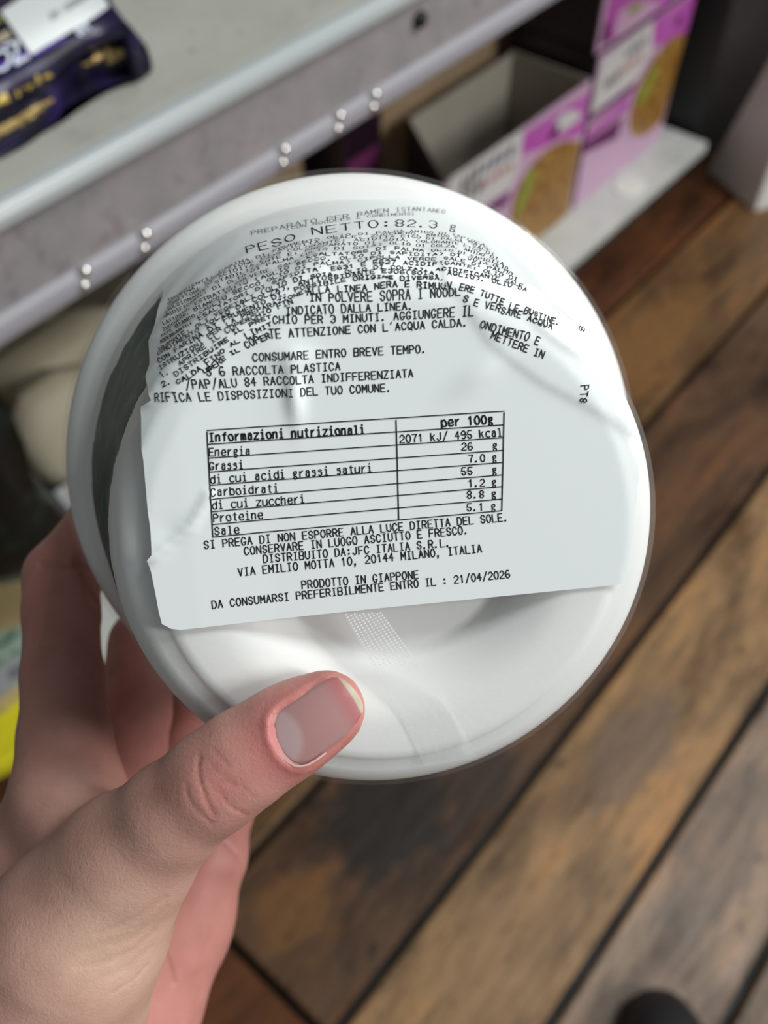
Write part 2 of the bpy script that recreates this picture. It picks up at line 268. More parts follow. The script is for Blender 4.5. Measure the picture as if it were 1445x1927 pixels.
("ZUCCHERO. BIANCO TRITO (AGLIO SECCO, OLIO DI SAPIDITA) DI SOIA OLIO",[-41.61,-43.08,-1.52,-1.41,-36.65,-43.04,-1.26,-1.35,-32.46,-43.17,-1.17,-1.43,-28.82,-43.44,-1.08,-1.5,-25.48,-43.72,-1.19,-1.91,-22.28,-43.78,-1.08,-2.08,-19.49,-44.29,-0.61,-1.43,-16.88,-45.02,-0.3,-0.9,-14.26,-45.69,-0.21,-0.83,-11.61,-46.13,-0.11,-0.73,-8.93,-46.26,-0.08,-0.85,-6.27,-46.3,-0.02,-0.85,-3.62,-46.28,0.02,-0.85,-0.95,-46.47,0.07,-0.84,1.72,-46.45,0.13,-0.83,4.42,-46.35,0.18,-0.82,7.19,-46.31,0.26,-0.92,10.06,-46.29,0.28,-0.78,12.89,-45.93,0.39,-0.86,15.82,-45.56,1.23,-2.05,18.81,-45.05,2.72,-3.64,23.07,-45.74,2.69,-3.03],0.14),
("LATTOSIO, ESTRATTO POLVERE SALE ESALTATORE DI PALMA OLIO DI SAPIDITA",[-42.69,-45.18,-1.42,-1.35,-37.67,-45.12,-1.25,-1.36,-33.49,-45.34,-1.09,-1.36,-29.83,-45.71,-1.0,-1.42,-26.62,-46.34,-0.9,-1.49,-23.49,-46.8,-0.73,-1.46,-20.24,-46.63,-0.79,-1.87,-17.32,-46.83,-0.73,-2.11,-14.57,-47.22,-0.57,-2.16,-11.81,-47.27,-0.32,-1.79,-9.13,-47.52,-0.12,-1.22,-6.46,-47.56,-0.01,-0.73,-3.8,-47.55,0.02,-0.72,-1.13,-47.63,0.06,-0.84,1.57,-47.76,0.13,-0.83,4.26,-47.56,0.2,-0.93,7.07,-47.66,0.31,-1.08,9.91,-47.56,0.93,-2.27,12.89,-47.51,1.64,-3.2,16.78,-48.64,1.57,-2.54,20.78,-49.22,1.67,-2.23,24.45,-48.84,2.12,-2.41],0.14),
("UMIDIFICANTE: DI OLIO DI PALMA (OLIO DI SOIA) OLIO DI COLZA, AMIDO DI",[-44.04,-47.82,-1.31,-1.3,-39.01,-47.84,-1.15,-1.3,-34.74,-48.06,-1.0,-1.29,-30.98,-48.45,-0.92,-1.34,-27.67,-49.11,-0.83,-1.4,-24.44,-49.58,-0.71,-1.46,-21.24,-49.8,-0.61,-1.5,-18.29,-50.32,-0.48,-1.44,-15.4,-50.85,-0.37,-1.47,-12.47,-50.93,-0.28,-1.6,-9.57,-50.72,-0.19,-1.81,-6.73,-50.08,-0.06,-2.12,-4.0,-49.48,0.07,-2.33,-1.28,-49.68,0.22,-2.32,1.5,-50.02,0.43,-2.5,4.33,-50.14,0.61,-2.47,7.53,-51.12,0.65,-2.03,10.91,-51.94,0.77,-1.88,14.36,-52.29,1.01,-2.01,18.13,-52.73,1.29,-2.1,21.94,-52.73,1.61,-2.14,25.48,-51.97,2.05,-2.34],0.14),
("EMULSIONANTE: STABILIZZANTE E: PREPARATO DI SOIA. COLORANTE E150 DI",[-45.14,-50.01,-1.22,-1.24,-39.97,-49.95,-1.14,-1.31,-35.71,-50.26,-0.99,-1.29,-31.88,-50.66,-0.9,-1.35,-28.48,-51.33,-0.81,-1.4,-25.17,-51.82,-0.65,-1.37,-21.89,-52.05,-0.56,-1.4,-18.82,-52.48,-0.47,-1.44,-15.88,-53.12,-0.37,-1.46,-12.89,-53.33,-0.25,-1.49,-9.93,-53.44,-0.14,-1.5,-6.99,-53.12,-0.03,-1.5,-4.12,-52.83,0.05,-1.5,-1.23,-53.02,0.15,-1.6,1.72,-53.37,0.29,-1.69,4.72,-53.49,0.4,-1.67,7.98,-54.16,0.55,-1.74,11.47,-54.88,0.73,-1.78,15.04,-55.2,1.02,-2.01,18.99,-55.71,1.24,-2.01,22.87,-55.59,1.61,-2.15,26.39,-54.63,1.98,-2.26],0.14),
("CORRETTORE DI ACIDITA E339 COLORANTE: ACIDITA E150 DI PALMA, SALE",[-46.1,-52.03,-1.2,-1.25,-40.95,-52.03,-1.05,-1.24,-36.54,-52.26,-0.97,-1.3,-32.71,-52.75,-0.83,-1.26,-29.24,-53.44,-0.75,-1.31,-25.86,-53.95,-0.64,-1.37,-22.5,-54.19,-0.51,-1.31,-19.35,-54.63,-0.46,-1.43,-16.33,-55.28,-0.33,-1.36,-13.26,-55.5,-0.25,-1.49,-10.21,-55.63,-0.14,-1.5,-7.2,-55.42,-0.03,-1.5,-4.24,-55.13,0.06,-1.5,-1.26,-55.33,0.14,-1.49,1.8,-55.79,0.29,-1.69,4.92,-56.02,0.4,-1.66,8.32,-56.78,0.55,-1.73,11.96,-57.6,0.73,-1.78,15.7,-58.0,0.96,-1.91,19.83,-58.58,1.24,-2.01,23.77,-58.34,1.55,-2.06,27.18,-57.08,1.91,-2.18],0.14),
("GELATINA, CORREZIONE DI ACIDITA. SALE, ZUCCHERO, AMIDO DI MAIS",[-47.0,-53.91,-1.11,-1.18,-41.8,-53.9,-1.04,-1.24,-37.34,-54.14,-0.89,-1.22,-33.38,-54.55,-0.82,-1.27,-29.91,-55.34,-0.74,-1.31,-26.45,-55.85,-0.63,-1.37,-23.03,-56.1,-0.5,-1.31,-19.81,-56.55,-0.42,-1.33,-16.72,-57.22,-0.33,-1.36,-13.58,-57.45,-0.24,-1.48,-10.48,-57.7,-0.14,-1.5,-7.39,-57.49,-0.02,-1.39,-4.35,-57.21,0.06,-1.5,-1.29,-57.41,0.15,-1.49,1.87,-57.98,0.27,-1.58,5.11,-58.31,0.38,-1.56,8.6,-59.07,0.55,-1.73,12.37,-59.98,0.73,-1.78,16.26,-60.47,0.96,-1.91,20.6,-61.22,1.18,-1.92,24.53,-60.77,1.55,-2.06,27.89,-59.32,1.84,-2.11],0.14),
("INGREDIENTI: FARINA DI FRUMENTO OLIO DI PALMA AMIDO DI TAPIOCA",[-47.65,-55.39,-1.1,-1.18,-42.49,-55.45,-0.96,-1.17,-37.98,-55.68,-0.89,-1.22,-33.97,-56.11,-0.81,-1.27,-30.44,-56.9,-0.68,-1.22,-26.99,-57.53,-0.58,-1.27,-23.46,-57.69,-0.49,-1.3,-20.19,-58.14,-0.41,-1.33,-17.01,-58.71,-0.32,-1.35,-13.83,-59.06,-0.22,-1.37,-10.69,-59.42,-0.12,-1.39,-7.53,-59.11,-0.02,-1.5,-4.43,-58.94,0.06,-1.39,-1.31,-59.14,0.14,-1.38,1.94,-59.82,0.25,-1.47,5.25,-60.15,0.38,-1.56,8.84,-61.02,0.51,-1.63,12.74,-62.02,0.69,-1.68,16.76,-62.6,0.86,-1.72,21.19,-63.33,1.18,-1.92,25.2,-62.85,1.49,-1.97,28.43,-61.12,1.84,-2.11],0.14),
("PESO NETTO:82.3 g",[-25.96,-62.07,-1.68,-4.72,-22.0,-61.7,-1.41,-4.8,-18.33,-61.72,-1.14,-4.87,-14.89,-62.27,-0.93,-4.91,-11.58,-63.74,-0.48,-5.08,-8.05,-63.25,-0.05,-5.21,-4.6,-63.21,0.26,-5.41,-1.09,-63.75,0.59,-5.49,2.56,-64.48,1.06,-5.64,6.3,-64.96,1.61,-5.85,10.23,-65.47,2.13,-6.13,14.7,-66.73,2.73,-6.37,19.44,-67.71,3.82,-6.82,24.58,-68.53,4.79,-7.24],0.3),
("PREPARATO PER RAMEN ISTANTANEO",[-27.44,-73.71,-0.89,-3.14,-23.65,-72.89,-0.75,-3.17,-20.15,-72.52,-0.61,-3.09,-16.84,-72.65,-0.5,-3.21,-13.59,-72.71,-0.25,-3.24,-10.35,-72.37,-0.1,-3.35,-7.16,-72.42,0.06,-3.35,-3.96,-72.78,0.21,-3.45,-0.64,-73.87,0.37,-3.44,2.89,-75.33,0.6,-3.63,6.64,-76.8,0.88,-3.79,10.63,-78.25,1.21,-3.93,14.97,-79.86,1.51,-4.06,19.9,-82.0,2.02,-4.33,24.64,-82.85,2.61,-4.65,30.22,-84.42,3.2,-4.94],0.17),
("(CON NOODLES E CONDIMENTO)",[-17.7,-71.06,-0.32,-2.18,-13.13,-70.55,-0.17,-2.08,-8.72,-70.62,-0.04,-2.09,-4.31,-71.28,0.12,-2.19,0.2,-71.94,0.31,-2.28,5.02,-73.26,0.49,-2.36,10.21,-74.71,0.77,-2.51,16.21,-77.05,1.05,-2.64],0.13),
("ERE TUTTE LE BUSTINE.",[11.66,-39.67,0.31,-0.77,13.12,-39.3,0.29,-0.72,14.56,-38.83,0.32,-0.66,15.95,-38.24,0.33,-0.67,17.33,-37.59,0.33,-0.7,18.67,-36.89,0.36,-0.72,19.96,-36.09,0.51,-0.92,21.5,-35.66,0.49,-0.85,23.04,-35.21,0.3,-0.68,24.4,-34.5,0.55,-0.95,25.99,-33.99,0.56,-0.95,27.7,-33.55,0.57,-0.95],0.16),
("S E VERSARE ACQUA",[12.11,-38.01,0.43,-0.86,13.56,-37.34,0.41,-0.89,15.06,-36.78,0.35,-1.04,16.75,-36.56,0.4,-0.93,18.16,-35.76,0.41,-0.93,19.8,-35.34,0.41,-0.94,21.41,-34.84,0.42,-0.93,22.99,-34.25,0.12,-0.53,24.54,-33.6,0.22,-0.65,26.04,-32.88,0.49,-0.86],0.16),
("ONDIMENTO E",[14.64,-34.0,0.32,-1.03,16.44,-33.4,0.34,-1.03,18.28,-32.79,0.34,-1.03,20.12,-32.17,0.31,-1.04,21.95,-31.56,0.51,-1.12,23.73,-30.7,0.54,-1.01],0.165),
("METTERE IN",[16.26,-32.3,0.45,-0.99,17.88,-31.57,0.44,-0.99,19.52,-30.83,0.42,-1.01,21.13,-30.11,0.44,-1.0,22.79,-29.39,0.41,-1.02,24.48,-28.69,0.41,-1.02],0.165),
("PT8",[30.53,-23.98,1.32,-0.02,30.53,-23.1,1.19,-0.01,30.49,-22.24,1.03,0.12,30.46,-21.37,1.06,0.13],0.16),
("8",[32.59,-33.92,2.02,-0.32,32.27,-33.47,1.92,-0.27,31.86,-32.95,2.01,-0.33,31.54,-32.5,1.9,-0.27],0.16),
]
# ---------------------------------------------------------------- the noodle bowl (its own frame: x along the label text, y down the label, z from foot to lid)
BX = np.array([0.99013274, -0.08421545, 0.1120041]); BA = np.array([-0.1302132, -0.25755404, 0.95744997])
BA /= np.linalg.norm(BA); BX -= BA * (BX @ BA); BX /= np.linalg.norm(BX); BY = np.cross(BA, BX)
BC = np.array([1.78106598, 5.63777021, 145.81275016])           # centre of the foot, lens mm
_o = lens_to_world(BC); _x, _y, _a = RW @ BX, RW @ BY, RW @ BA
BM = Matrix(((_x[0], _y[0], _a[0], _o[0]), (_x[1], _y[1], _a[1], _o[1]), (_x[2], _y[2], _a[2], _o[2]), (0, 0, 0, 1)))

m_foam = mat('white_foam', (0.80, 0.80, 0.78), 0.45, 0, 0.35, Subsurface_Weight=0.12, Subsurface_Scale=0.004)
bump(m_foam, noise(m_foam, 900, 2), 0.08, 0.0003)
m_print = mat('printed_foam', (0.8, 0.8, 0.78), 0.5, 0, 0.2)
def sleeve_colour():
    m = m_print; n, l, b = nodes(m)
    tc = n.new('ShaderNodeTexCoord'); sp = n.new('ShaderNodeSeparateXYZ'); l.new(tc.outputs['Object'], sp.inputs[0])
    ang = math_(m, 'ARCTAN2', sp.outputs[1], math_(m, 'MULTIPLY', sp.outputs[0], -1.0))   # 0 on the label's left
    wob = noise(m, 260, 3)
    hz = math_(m, 'ADD', sp.outputs[2], math_(m, 'MULTIPLY', math_(m, 'SUBTRACT', wob, 0.5), 0.006))
    up_ = math_(m, 'LESS_THAN', hz, 0.043); lo = math_(m, 'GREATER_THAN', hz, 0.0085)
    aa = math_(m, 'LESS_THAN', math_(m, 'ABSOLUTE', math_(m, 'ADD', ang, 0.22)), 1.15)
    k = math_(m, 'MULTIPLY', math_(m, 'MULTIPLY', up_, lo), aa)
    leaf = ramp(m, noise(m, 170, 4, 0.6, loc=(3, 1, 2)), [(0.34, (0.002, 0.012, 0.006)), (0.54, (0.010, 0.048, 0.026)), (0.70, (0.07, 0.14, 0.09))])
    base(m, mix(m, (0.78, 0.78, 0.77), leaf, k))
sleeve_colour()
m_paper = mat('label_paper', (0.80, 0.835, 0.83), 0.42, 0, 0.4)
m_ink = mat('black_ink', (0.012, 0.014, 0.018), 0.55, 0, 0.2)
def film_material(name, white, gloss, wr):
    m = bpy.data.materials.new(name); m.use_nodes = True
    n, l = m.node_tree.nodes, m.node_tree.links
    n.clear()
    out = n.new('ShaderNodeOutputMaterial'); tr = n.new('ShaderNodeBsdfTransparent'); gl = n.new('ShaderNodeBsdfGlossy'); df = n.new('ShaderNodeBsdfDiffuse')
    gl.inputs['Roughness'].default_value = 0.12
    df.inputs['Color'].default_value = (0.9, 0.92, 0.92, 1)
    m1 = n.new('ShaderNodeMixShader'); m1.inputs[0].default_value = white
    l.new(tr.outputs[0], m1.inputs[1]); l.new(df.outputs[0], m1.inputs[2])
    fr = n.new('ShaderNodeFresnel'); fr.inputs['IOR'].default_value = 1.38
    mu = n.new('ShaderNodeMath'); mu.operation = 'MULTIPLY'; mu.inputs[1].default_value = gloss; l.new(fr.outputs[0], mu.inputs[0])
    m2 = n.new('ShaderNodeMixShader'); l.new(m1.outputs[0], m2.inputs[1]); l.new(gl.outputs[0], m2.inputs[2])
    tc = n.new('ShaderNodeTexCoord'); no = n.new('ShaderNodeTexNoise'); no.inputs['Scale'].default_value = wr; no.inputs['Detail'].default_value = 2; no.inputs['Distortion'].default_value = 1.2
    l.new(tc.outputs['Object'], no.inputs['Vector'])
    bp = n.new('ShaderNodeBump'); bp.inputs['Strength'].default_value = 0.2; bp.inputs['Distance'].default_value = 0.002
    l.new(no.outputs['Fac'], bp.inputs['Height']); l.new(bp.outputs[0], gl.inputs['Normal'])
    mn = n.new('ShaderNodeMath'); mn.operation = 'MINIMUM'; mn.inputs[1].default_value = 0.065 * gloss; l.new(mu.outputs[0], mn.inputs[0]); l.new(mn.outputs[0], m2.inputs[0])
    l.new(m2.outputs[0], out.inputs[0]); return m
m_film = film_material('shrink_film', 0.025, 0.85, 90)
m_seam = film_material('film_seam', 0.16, 1.1, 400)

bowl = empty('noodle_bowl', None, 'white foam instant noodle bowl held bottom up, Italian nutrition label across its base', 'noodle bowl', mat=BM)
def revolve(prof, nseg=160, wob=None):
    V, F = [], []
    for i, (r, h) in enumerate(prof):
        for j in range(nseg):
            t = 2 * math.pi * j / nseg
            d = wob(r, h, t) if wob else 0.0
            V.append(((r + d) * math.cos(t) / 1000, (r + d) * math.sin(t) / 1000, (h) / 1000))
    for i in range(len(prof) - 1):
        for j in range(nseg):
            k = (j + 1) % nseg
            F.append((i * nseg + j, (i + 1) * nseg + j, (i + 1) * nseg + k, i * nseg + k))
    return V, F
def smooth_prof(pts, n=6):
    out = []
    for a, b in zip(pts[:-1], pts[1:]):
        for i in range(n): out.append((a[0] + (b[0] - a[0]) * i / n, a[1] + (b[1] - a[1]) * i / n))
    return out + [pts[-1]]
# body: recessed centre, ring ramp, flat foot, rounded shoulder, flaring wall
foot = [(0.01, 6.0), (12, 6.0), (20.0, 6.0), (20.8, 5.9), (21.4, 5.4), (22.6, 4.2), (24.5, 2.7), (26.5, 1.5), (28.5, 0.6), (30.2, 0.15), (32, 0), (36.6, 0), (37.8, 0.15), (38.6, 0.6), (39.2, 1.0), (41, 1.35), (43, 2.3), (44.7, 4.0), (45.6, 6.0), (46, 8)]
wall = [(46, 8), (48.8, 19), (51.5, 30), (54.2, 41), (56.7, 51)]
rim = [(56.7, 51), (57.6, 52.2), (59.5, 52.8), (61.2, 53.4), (62.0, 55.0), (62.1, 57.5), (61.2, 59.2), (59.5, 59.8), (57.5, 59.6)]
lid = [(57.5, 59.6), (50, 59.9), (30, 60), (0.01, 60)]
v, f = revolve(foot, 180); mesh_obj('base', v, f, m_foam, bowl, True, local=True)
v, f = revolve(smooth_prof(wall, 4), 180); mesh_obj('side_wall', v, f, m_print, bowl, True, local=True)
v, f = revolve(rim, 180); mesh_obj('rim', v, f, m_foam, bowl, True, local=True)
m_lid = mat('lid_paper', (0.55, 0.56, 0.52), 0.4)
v, f = revolve(lid, 120); mesh_obj('lid', v, f, m_lid, bowl, True, local=True)
def wob(r, h, t):
    k = min(1.0, max(0.0, (h - 3) / 12.0))
    return k * (0.35 * math.sin(9 * t + h * 0.2) + 0.25 * math.sin(23 * t - h * 0.35) + 0.15 * math.sin(41 * t))* 0.8
filmp = [(0.01, -0.30), (10, -0.30), (25, -0.28), (38, -0.28), (41.6, 0.15), (44.1, 1.7), (45.9, 4.4), (46.5, 8.4)] + [(46.5 + 10.4 * i / 7, 8.4 + 42.6 * i / 7 + 0) for i in range(1, 7)] + [(58.2, 50.6), (60.6, 51.9), (62.6, 53.2), (63.1, 55.5), (63.1, 58), (62, 60.2), (59, 60.9), (40, 60.9), (0.01, 60.9)]
def wob2(r, h, t): return 0.5 + wob(r, h, t) if h > 3 else 0.0
v, f = revolve(smooth_prof(filmp, 3), 200, lambda r, h, t: (0.5 * max(0, wob(r, h, t) + 0.1) if 6 < h < 53 and math.cos(t + 1.571) < 0.45 else 0.0))
film = mesh_obj('shrink_wrap', v, f, m_film, bowl, True, local=True)

# the label lies on this profile (radius, height), unrolled by its length along the surface
LP = np.array([(0, -.5), (39, -.5), (42, .1), (44.6, 1.8), (46.4, 5), (47, 8.5), (57.5, 51), (59, 53), (63, 54), (66, 54)])
LS = np.concatenate([[0], np.cumsum(np.hypot(*np.diff(LP, axis=0).T))])
def seg_dist(p, pl):
    best = (1e9, 0)
    for (x0, y0), (x1, y1) in zip(pl[:-1], pl[1:]):
        dx, dy = x1 - x0, y1 - y0; t = max(0, min(1, ((p[0] - x0) * dx + (p[1] - y0) * dy) / (dx * dx + dy * dy)))
        ex, ey = p[0] - x0 - t * dx, p[1] - y0 - t * dy; d = math.hypot(ex, ey)
        if d < best[0]: best = (d, math.copysign(1, dx * ey - dy * ex))
    return best
def gauss(x, s): return math.exp(-(x / s) ** 2)
FOLD = [(-38.3, -1.9), (-31.7, -6.5), (-28.4, -11.3)]
FLAP = [(22.6, -36.4), (24.5, -33.5), (28.2, -30.6), (32.6, -28.6)]
def wrinkle(p, q):
    w = 0.0
    if q < -10:
        d, s = seg_dist((p, q), CREASE_L)
        w += 0.25 * gauss(d, 1.1) + (0.15 * (1 - gauss(d, 2.0)) * gauss(max(0, d - 4), 10) if s < 0 and p < -8 else 0)
        w -= 0.12 * gauss(d - 2.0, 1.2) if s < 0 and p < -10 else 0
        d, s = seg_dist((p, q), CREASE_R)
        if p > 9.5:
            w += 0.30 * gauss(d, 0.9) if s > 0 else 0.30 * gauss(max(0, d), 7)
        w += 0.9 * gauss(math.hypot((p + 14.3) / 1.3, (q + 25.6) / 4.2), 1)
        w += 0.7 * gauss(math.hypot((p + 14.0) / 3.2, (q + 31.0) / 2.2), 1)
        w += 0.5 * gauss(math.hypot((p - 13.5 + 0.9 * (q + 26)) / 3.2, (q + 27.0) / 3.2), 1)
        d, s = seg_dist((p, q), FLAP); w += 0.28 * gauss(d, 0.8)
        w += 0.18 * math.sin(0.55 * p + 0.25 * q) * gauss(max(0, -42 - q) - 8, 14) * (1 if q < -42 else 0)
    if p < -20:
        d, s = seg_dist((p, q), FOLD); w += 0.55 * gauss(d, 0.8)
        w -= 0.2 * gauss(math.hypot((p + 35.0) / 2.0, (q + 5.5) / 2.5), 1)
        w += 0.3 * min(1, max(0, (-20 - p) / 12))
    return w
def on_label(p, q, off=0.0):
    s = math.hypot(p, q); t = math.atan2(q, p)
    r = float(np.interp(s, LS, LP[:, 0])); h = float(np.interp(s, LS, LP[:, 1]))
    r1 = float(np.interp(s + 0.5, LS, LP[:, 0])); h1 = float(np.interp(s + 0.5, LS, LP[:, 1]))
    tr, th = r1 - r, h1 - h; L = math.hypot(tr, th) or 1
    nr, nh = th / L, -tr / L
    o = off + wrinkle(p, q) + 0.16
    r += nr * o; h += nh * o
    return (r * math.cos(t) / 1000, r * math.sin(t) / 1000, h / 1000)

def patch(outline, fn, step, curved_step=None):
    """triangulated sheet filling outline (2-D), laid on a surface by fn"""
    pts = []
    for (x0, y0), (x1, y1) in zip(outline, outline[1:] + outline[:1]):
        n = max(1, int(math.hypot(x1 - x0, y1 - y0) / step))
        for i in range(n): pts.append((x0 + (x1 - x0) * i / n, y0 + (y1 - y0) * i / n))
    nb = len(pts); bnd = list(range(nb))
    xs = [p[0] for p in pts]; ys = [p[1] for p in pts]
    def inside(x, y):
        c = False; j = nb - 1
        for i in range(nb):
            if (ys[i] > y) != (ys[j] > y) and x < (xs[j] - xs[i]) * (y - ys[i]) / (ys[j] - ys[i]) + xs[i]: c = not c
            j = i
        return c
    y = min(ys) + step / 2; row = 0; allp = list(pts)
    bp = np.array(pts)
    while y < max(ys):
        x = min(xs) + (step / 2 if row % 2 else step / 4)
        while x < max(xs):
            if inside(x, y) and np.min(np.hypot(bp[:, 0] - x, bp[:, 1] - y)) > step * 0.45: allp.append((x, y))
            x += step
        y += step * 0.87; row += 1
    r = delaunay_2d_cdt([Vector(p) for p in allp], [], [bnd], 1, 1e-6)
    return [fn(p[0], p[1]) for p in r[0]], [tuple(g) for g in r[2]]
v, f = patch([tuple(p) for p in LABEL_OUTLINE], on_label, 0.75)
f = [g[::-1] for g in f]
pq_, _f = patch([tuple(p) for p in LABEL_OUTLINE], lambda a, b: (a, b), 0.75)
nl = len(v); v = v + [on_label(a, b, -0.09) for a, b in pq_]
f = f + [tuple(x + nl for x in g[::-1]) for g in f]
label_o = mesh_obj('label', v, f, m_paper, bowl, True, local=True)
label_o['label'] = 'creased white paper label with black Italian text and nutrition table'

V, F = [], []
INK = 0.085
for text, dat, w in TEXT_ROWS:
    P = np.array(dat).reshape(-1, 4)
    L = np.concatenate([[0], np.cumsum(np.hypot(*np.diff(P[:, :2], axis=0).T))])
    T = L / L[-1]; n = len(text); adv = L[-1] / (n - 0.22)
    def put(u, y, P=P, T=T, L=L):
        t = u / L[-1]
        b = [np.interp(t, T, P[:, k]) for k in range(4)]
        return b[0] + b[2] * y, b[1] + b[3] * y
    for i, ch in enumerate(text):
        for st in glyph(ch):
            pts = []
            for (x0, y0), (x1, y1) in zip(st[:-1], st[1:]):
                m_ = 2 if adv > 0.6 else 1
                for k in range(m_): pts.append(put((i + (x0 + (x1 - x0) * k / m_)) * adv, y0 + (y1 - y0) * k / m_))
            pts.append(put((i + st[-1][0]) * adv, st[-1][1]))
            ribbon(pts, w, lambda p, q: on_label(p, q, INK), V, F, 0.6)
lettering = mesh_obj('lettering', V, F, m_ink, label_o, False, local=True)
V, F = [], []
for ln in TABLE_LINES: ribbon([tuple(a) for a in ln], 0.17, lambda p, q: on_label(p, q, INK + 0.01), V, F, 0.8)
mesh_obj('table_rule', V, F, m_ink, label_o, False, local=True)

# overlap seam of the wrap, a band with rows of tiny pin dots
def on_film(p, q, off=0.06):
    s = math.hypot(p, q); t = math.atan2(q, p)
    r = float(np.interp(s, LS, LP[:, 0])); h = float(np.interp(s, LS, LP[:, 1])) + 0.2 - off
    return (r * math.cos(t) / 1000, r * math.sin(t) / 1000, h / 1000)
v, f = patch([tuple(p) for p in SEAM], on_film, 1.2)
seam = mesh_obj('film_seam', v, f, m_seam, film, True, local=True)
V, F = [], []
A0, A1, B0, B1 = np.array(SEAM[0]), np.array(SEAM[2]), np.array(SEAM[7]), np.array(SEAM[5])
for i in range(9):
    for j in range(34):
        u = 0.06 + i / 9.0; t = (j + (0.5 if i % 2 else 0)) / 34.0
        p = (A0 * (1 - t) + A1 * t) * (1 - u) + (B0 * (1 - t) + B1 * t) * u
        if np.hypot(*p) > 20.5: continue
        k = len(V); c = (p[0], p[1])
        for a in range(6): V.append(on_film(c[0] + 0.17 * math.cos(a * 1.047), c[1] + 0.17 * math.sin(a * 1.047), 0.10))
        F.append(tuple(range(k, k + 6)))
m_dot = mat('seam_dots', (0.86, 0.88, 0.88), 0.4)
mesh_obj('pin_dots', V, F, m_dot, film, False, local=True)
V, F = [], []
for i in range(26):
    u = i / 26.0 + rnd.uniform(-.01, .01); t0 = 0.02 if i % 3 else 0.1
    a = np.array(SEAM[2]) * (1 - u) + np.array(SEAM[5]) * u; b = np.array(SEAM[3]) * (1 - u) + np.array(SEAM[4]) * u
    a = a + (b - a) * rnd.uniform(0, .35); b = a + (b - a) * rnd.uniform(.6, 1)
    ribbon([tuple(a), tuple(b)], 0.09, lambda p, q: on_film(p, q, 0.09), V, F, 1.0)
mesh_obj('seam_streaks', V, F, m_seam, film, False, local=True)
# ---------------------------------------------------------------- the hand (one continuous skin surface, built as a distance field in lens mm)
def pt(px, py, z, rpx): return (*at_d(px, py, z), rpx * z / FPX)
chains = {
 'thumb': [pt(614, 1335, 145.5, 74), pt(570, 1358, 145, 80), pt(527, 1385, 144.5, 87), pt(460, 1428, 144.5, 92), pt(405, 1468, 145.5, 95), pt(322, 1535, 149, 99), pt(228, 1630, 155, 108)],
 'index': [pt(128, 1500, 178, 100), pt(122, 1390, 183, 84), pt(117, 1270, 190, 73), pt(116, 1150, 199, 69), pt(117, 1085, 203, 69), pt(186, 985, 215, 56), pt(215, 960, 219, 52), pt(300, 920, 226, 44)],
 'middle': [pt(215, 1520, 200, 92), pt(250, 1340, 222, 70), pt(270, 1210, 234, 62), pt(400, 1080, 241, 52), pt(520, 1020, 242, 46)],
 'ring': [pt(305, 1570, 218, 88), pt(350, 1420, 236, 64), pt(380, 1310, 247, 58), pt(480, 1240, 249, 50), pt(570, 1200, 249, 45)],
 'little': [pt(385, 1610, 232, 78), pt(415, 1520, 244, 62), pt(430, 1450, 252, 55), pt(500, 1390, 256, 46), pt(570, 1350, 256, 40)],
}
palm = [
 [pt(228, 1630, 154.5, 119), pt(140, 1760, 158.5, 160), pt(60, 1900, 165, 198), pt(-40, 2080, 178, 225), pt(-160, 2300, 195, 235)],
 [pt(128, 1500, 178, 100), pt(80, 1620, 184, 112), pt(10, 1800, 192, 150), pt(-90, 2010, 200, 190), pt(-200, 2260, 205, 215)],
 [pt(215, 1520, 200, 92), pt(90, 1850, 208, 125), pt(-60, 2200, 206, 190)],
 [pt(305, 1570, 218, 88), pt(170, 1880, 216, 125), pt(-20, 2200, 206, 190)],
 [pt(385, 1610, 232, 78), pt(318, 1730, 230, 112), pt(228, 1890, 226, 142), pt(120, 2070, 220, 180), pt(-20, 2300, 210, 215)],
 [pt(205, 1690, 168, 105), pt(110, 1900, 188, 130)],
 [pt(160, 1580, 176, 78), pt(228, 1585, 163, 74)],
 [pt(-160, 2290, 200, 240), pt(-330, 2600, 215, 250)],
]
VX = 0.85
lo = np.array([-140.0, -15.0, 128.0]); hi = np.array([28.0, 222.0, 272.0])
dims = np.ceil((hi - lo) / VX).astype(int)
ax = [lo[i] + VX * np.arange(dims[i]) for i in range(3)]
def cone_field(f, a, b, k, flat=None):
    """smooth union of one tapered segment into field f, touching only its neighbourhood"""
    a = np.array(a, np.float32); b = np.array(b, np.float32)
    pad = max(a[3], b[3]) + 14
    i0 = [max(0, int((min(a[i], b[i]) - pad - lo[i]) / VX)) for i in range(3)]
    i1 = [min(dims[i], int((max(a[i], b[i]) + pad - lo[i]) / VX) + 2) for i in range(3)]
    if any(i1[i] <= i0[i] for i in range(3)): return
    X, Y, Z = np.meshgrid(*[ax[i][i0[i]:i1[i]].astype(np.float32) for i in range(3)], indexing='ij')
    px, py, pz = X - a[0], Y - a[1], Z - a[2]
    if flat is not None:
        nv, s = flat; d = (px * nv[0] + py * nv[1] + pz * nv[2]) * (s - 1)
        px, py, pz = px + d * nv[0], py + d * nv[1], pz + d * nv[2]
    v = b[:3] - a[:3]; L2 = float(v @ v)
    if flat is not None:
        dv = float(v @ nv) * (s - 1); v = v + dv * np.array(nv, np.float32); L2 = float(v @ v)
    t = np.clip((px * v[0] + py * v[1] + pz * v[2]) / L2, 0, 1)
    d = np.sqrt((px - t * v[0]) ** 2 + (py - t * v[1]) ** 2 + (pz - t * v[2]) ** 2) - (a[3] + (b[3] - a[3]) * t)
    sl = tuple(slice(i0[i], i1[i]) for i in range(3)); o = f[sl]
    h = np.clip(0.5 + 0.5 * (o - d) / k, 0, 1)
    f[sl] = o * (1 - h) + d * h - k * h * (1 - h)
def new_field(): return np.full(tuple(dims), 25.0, np.float32)
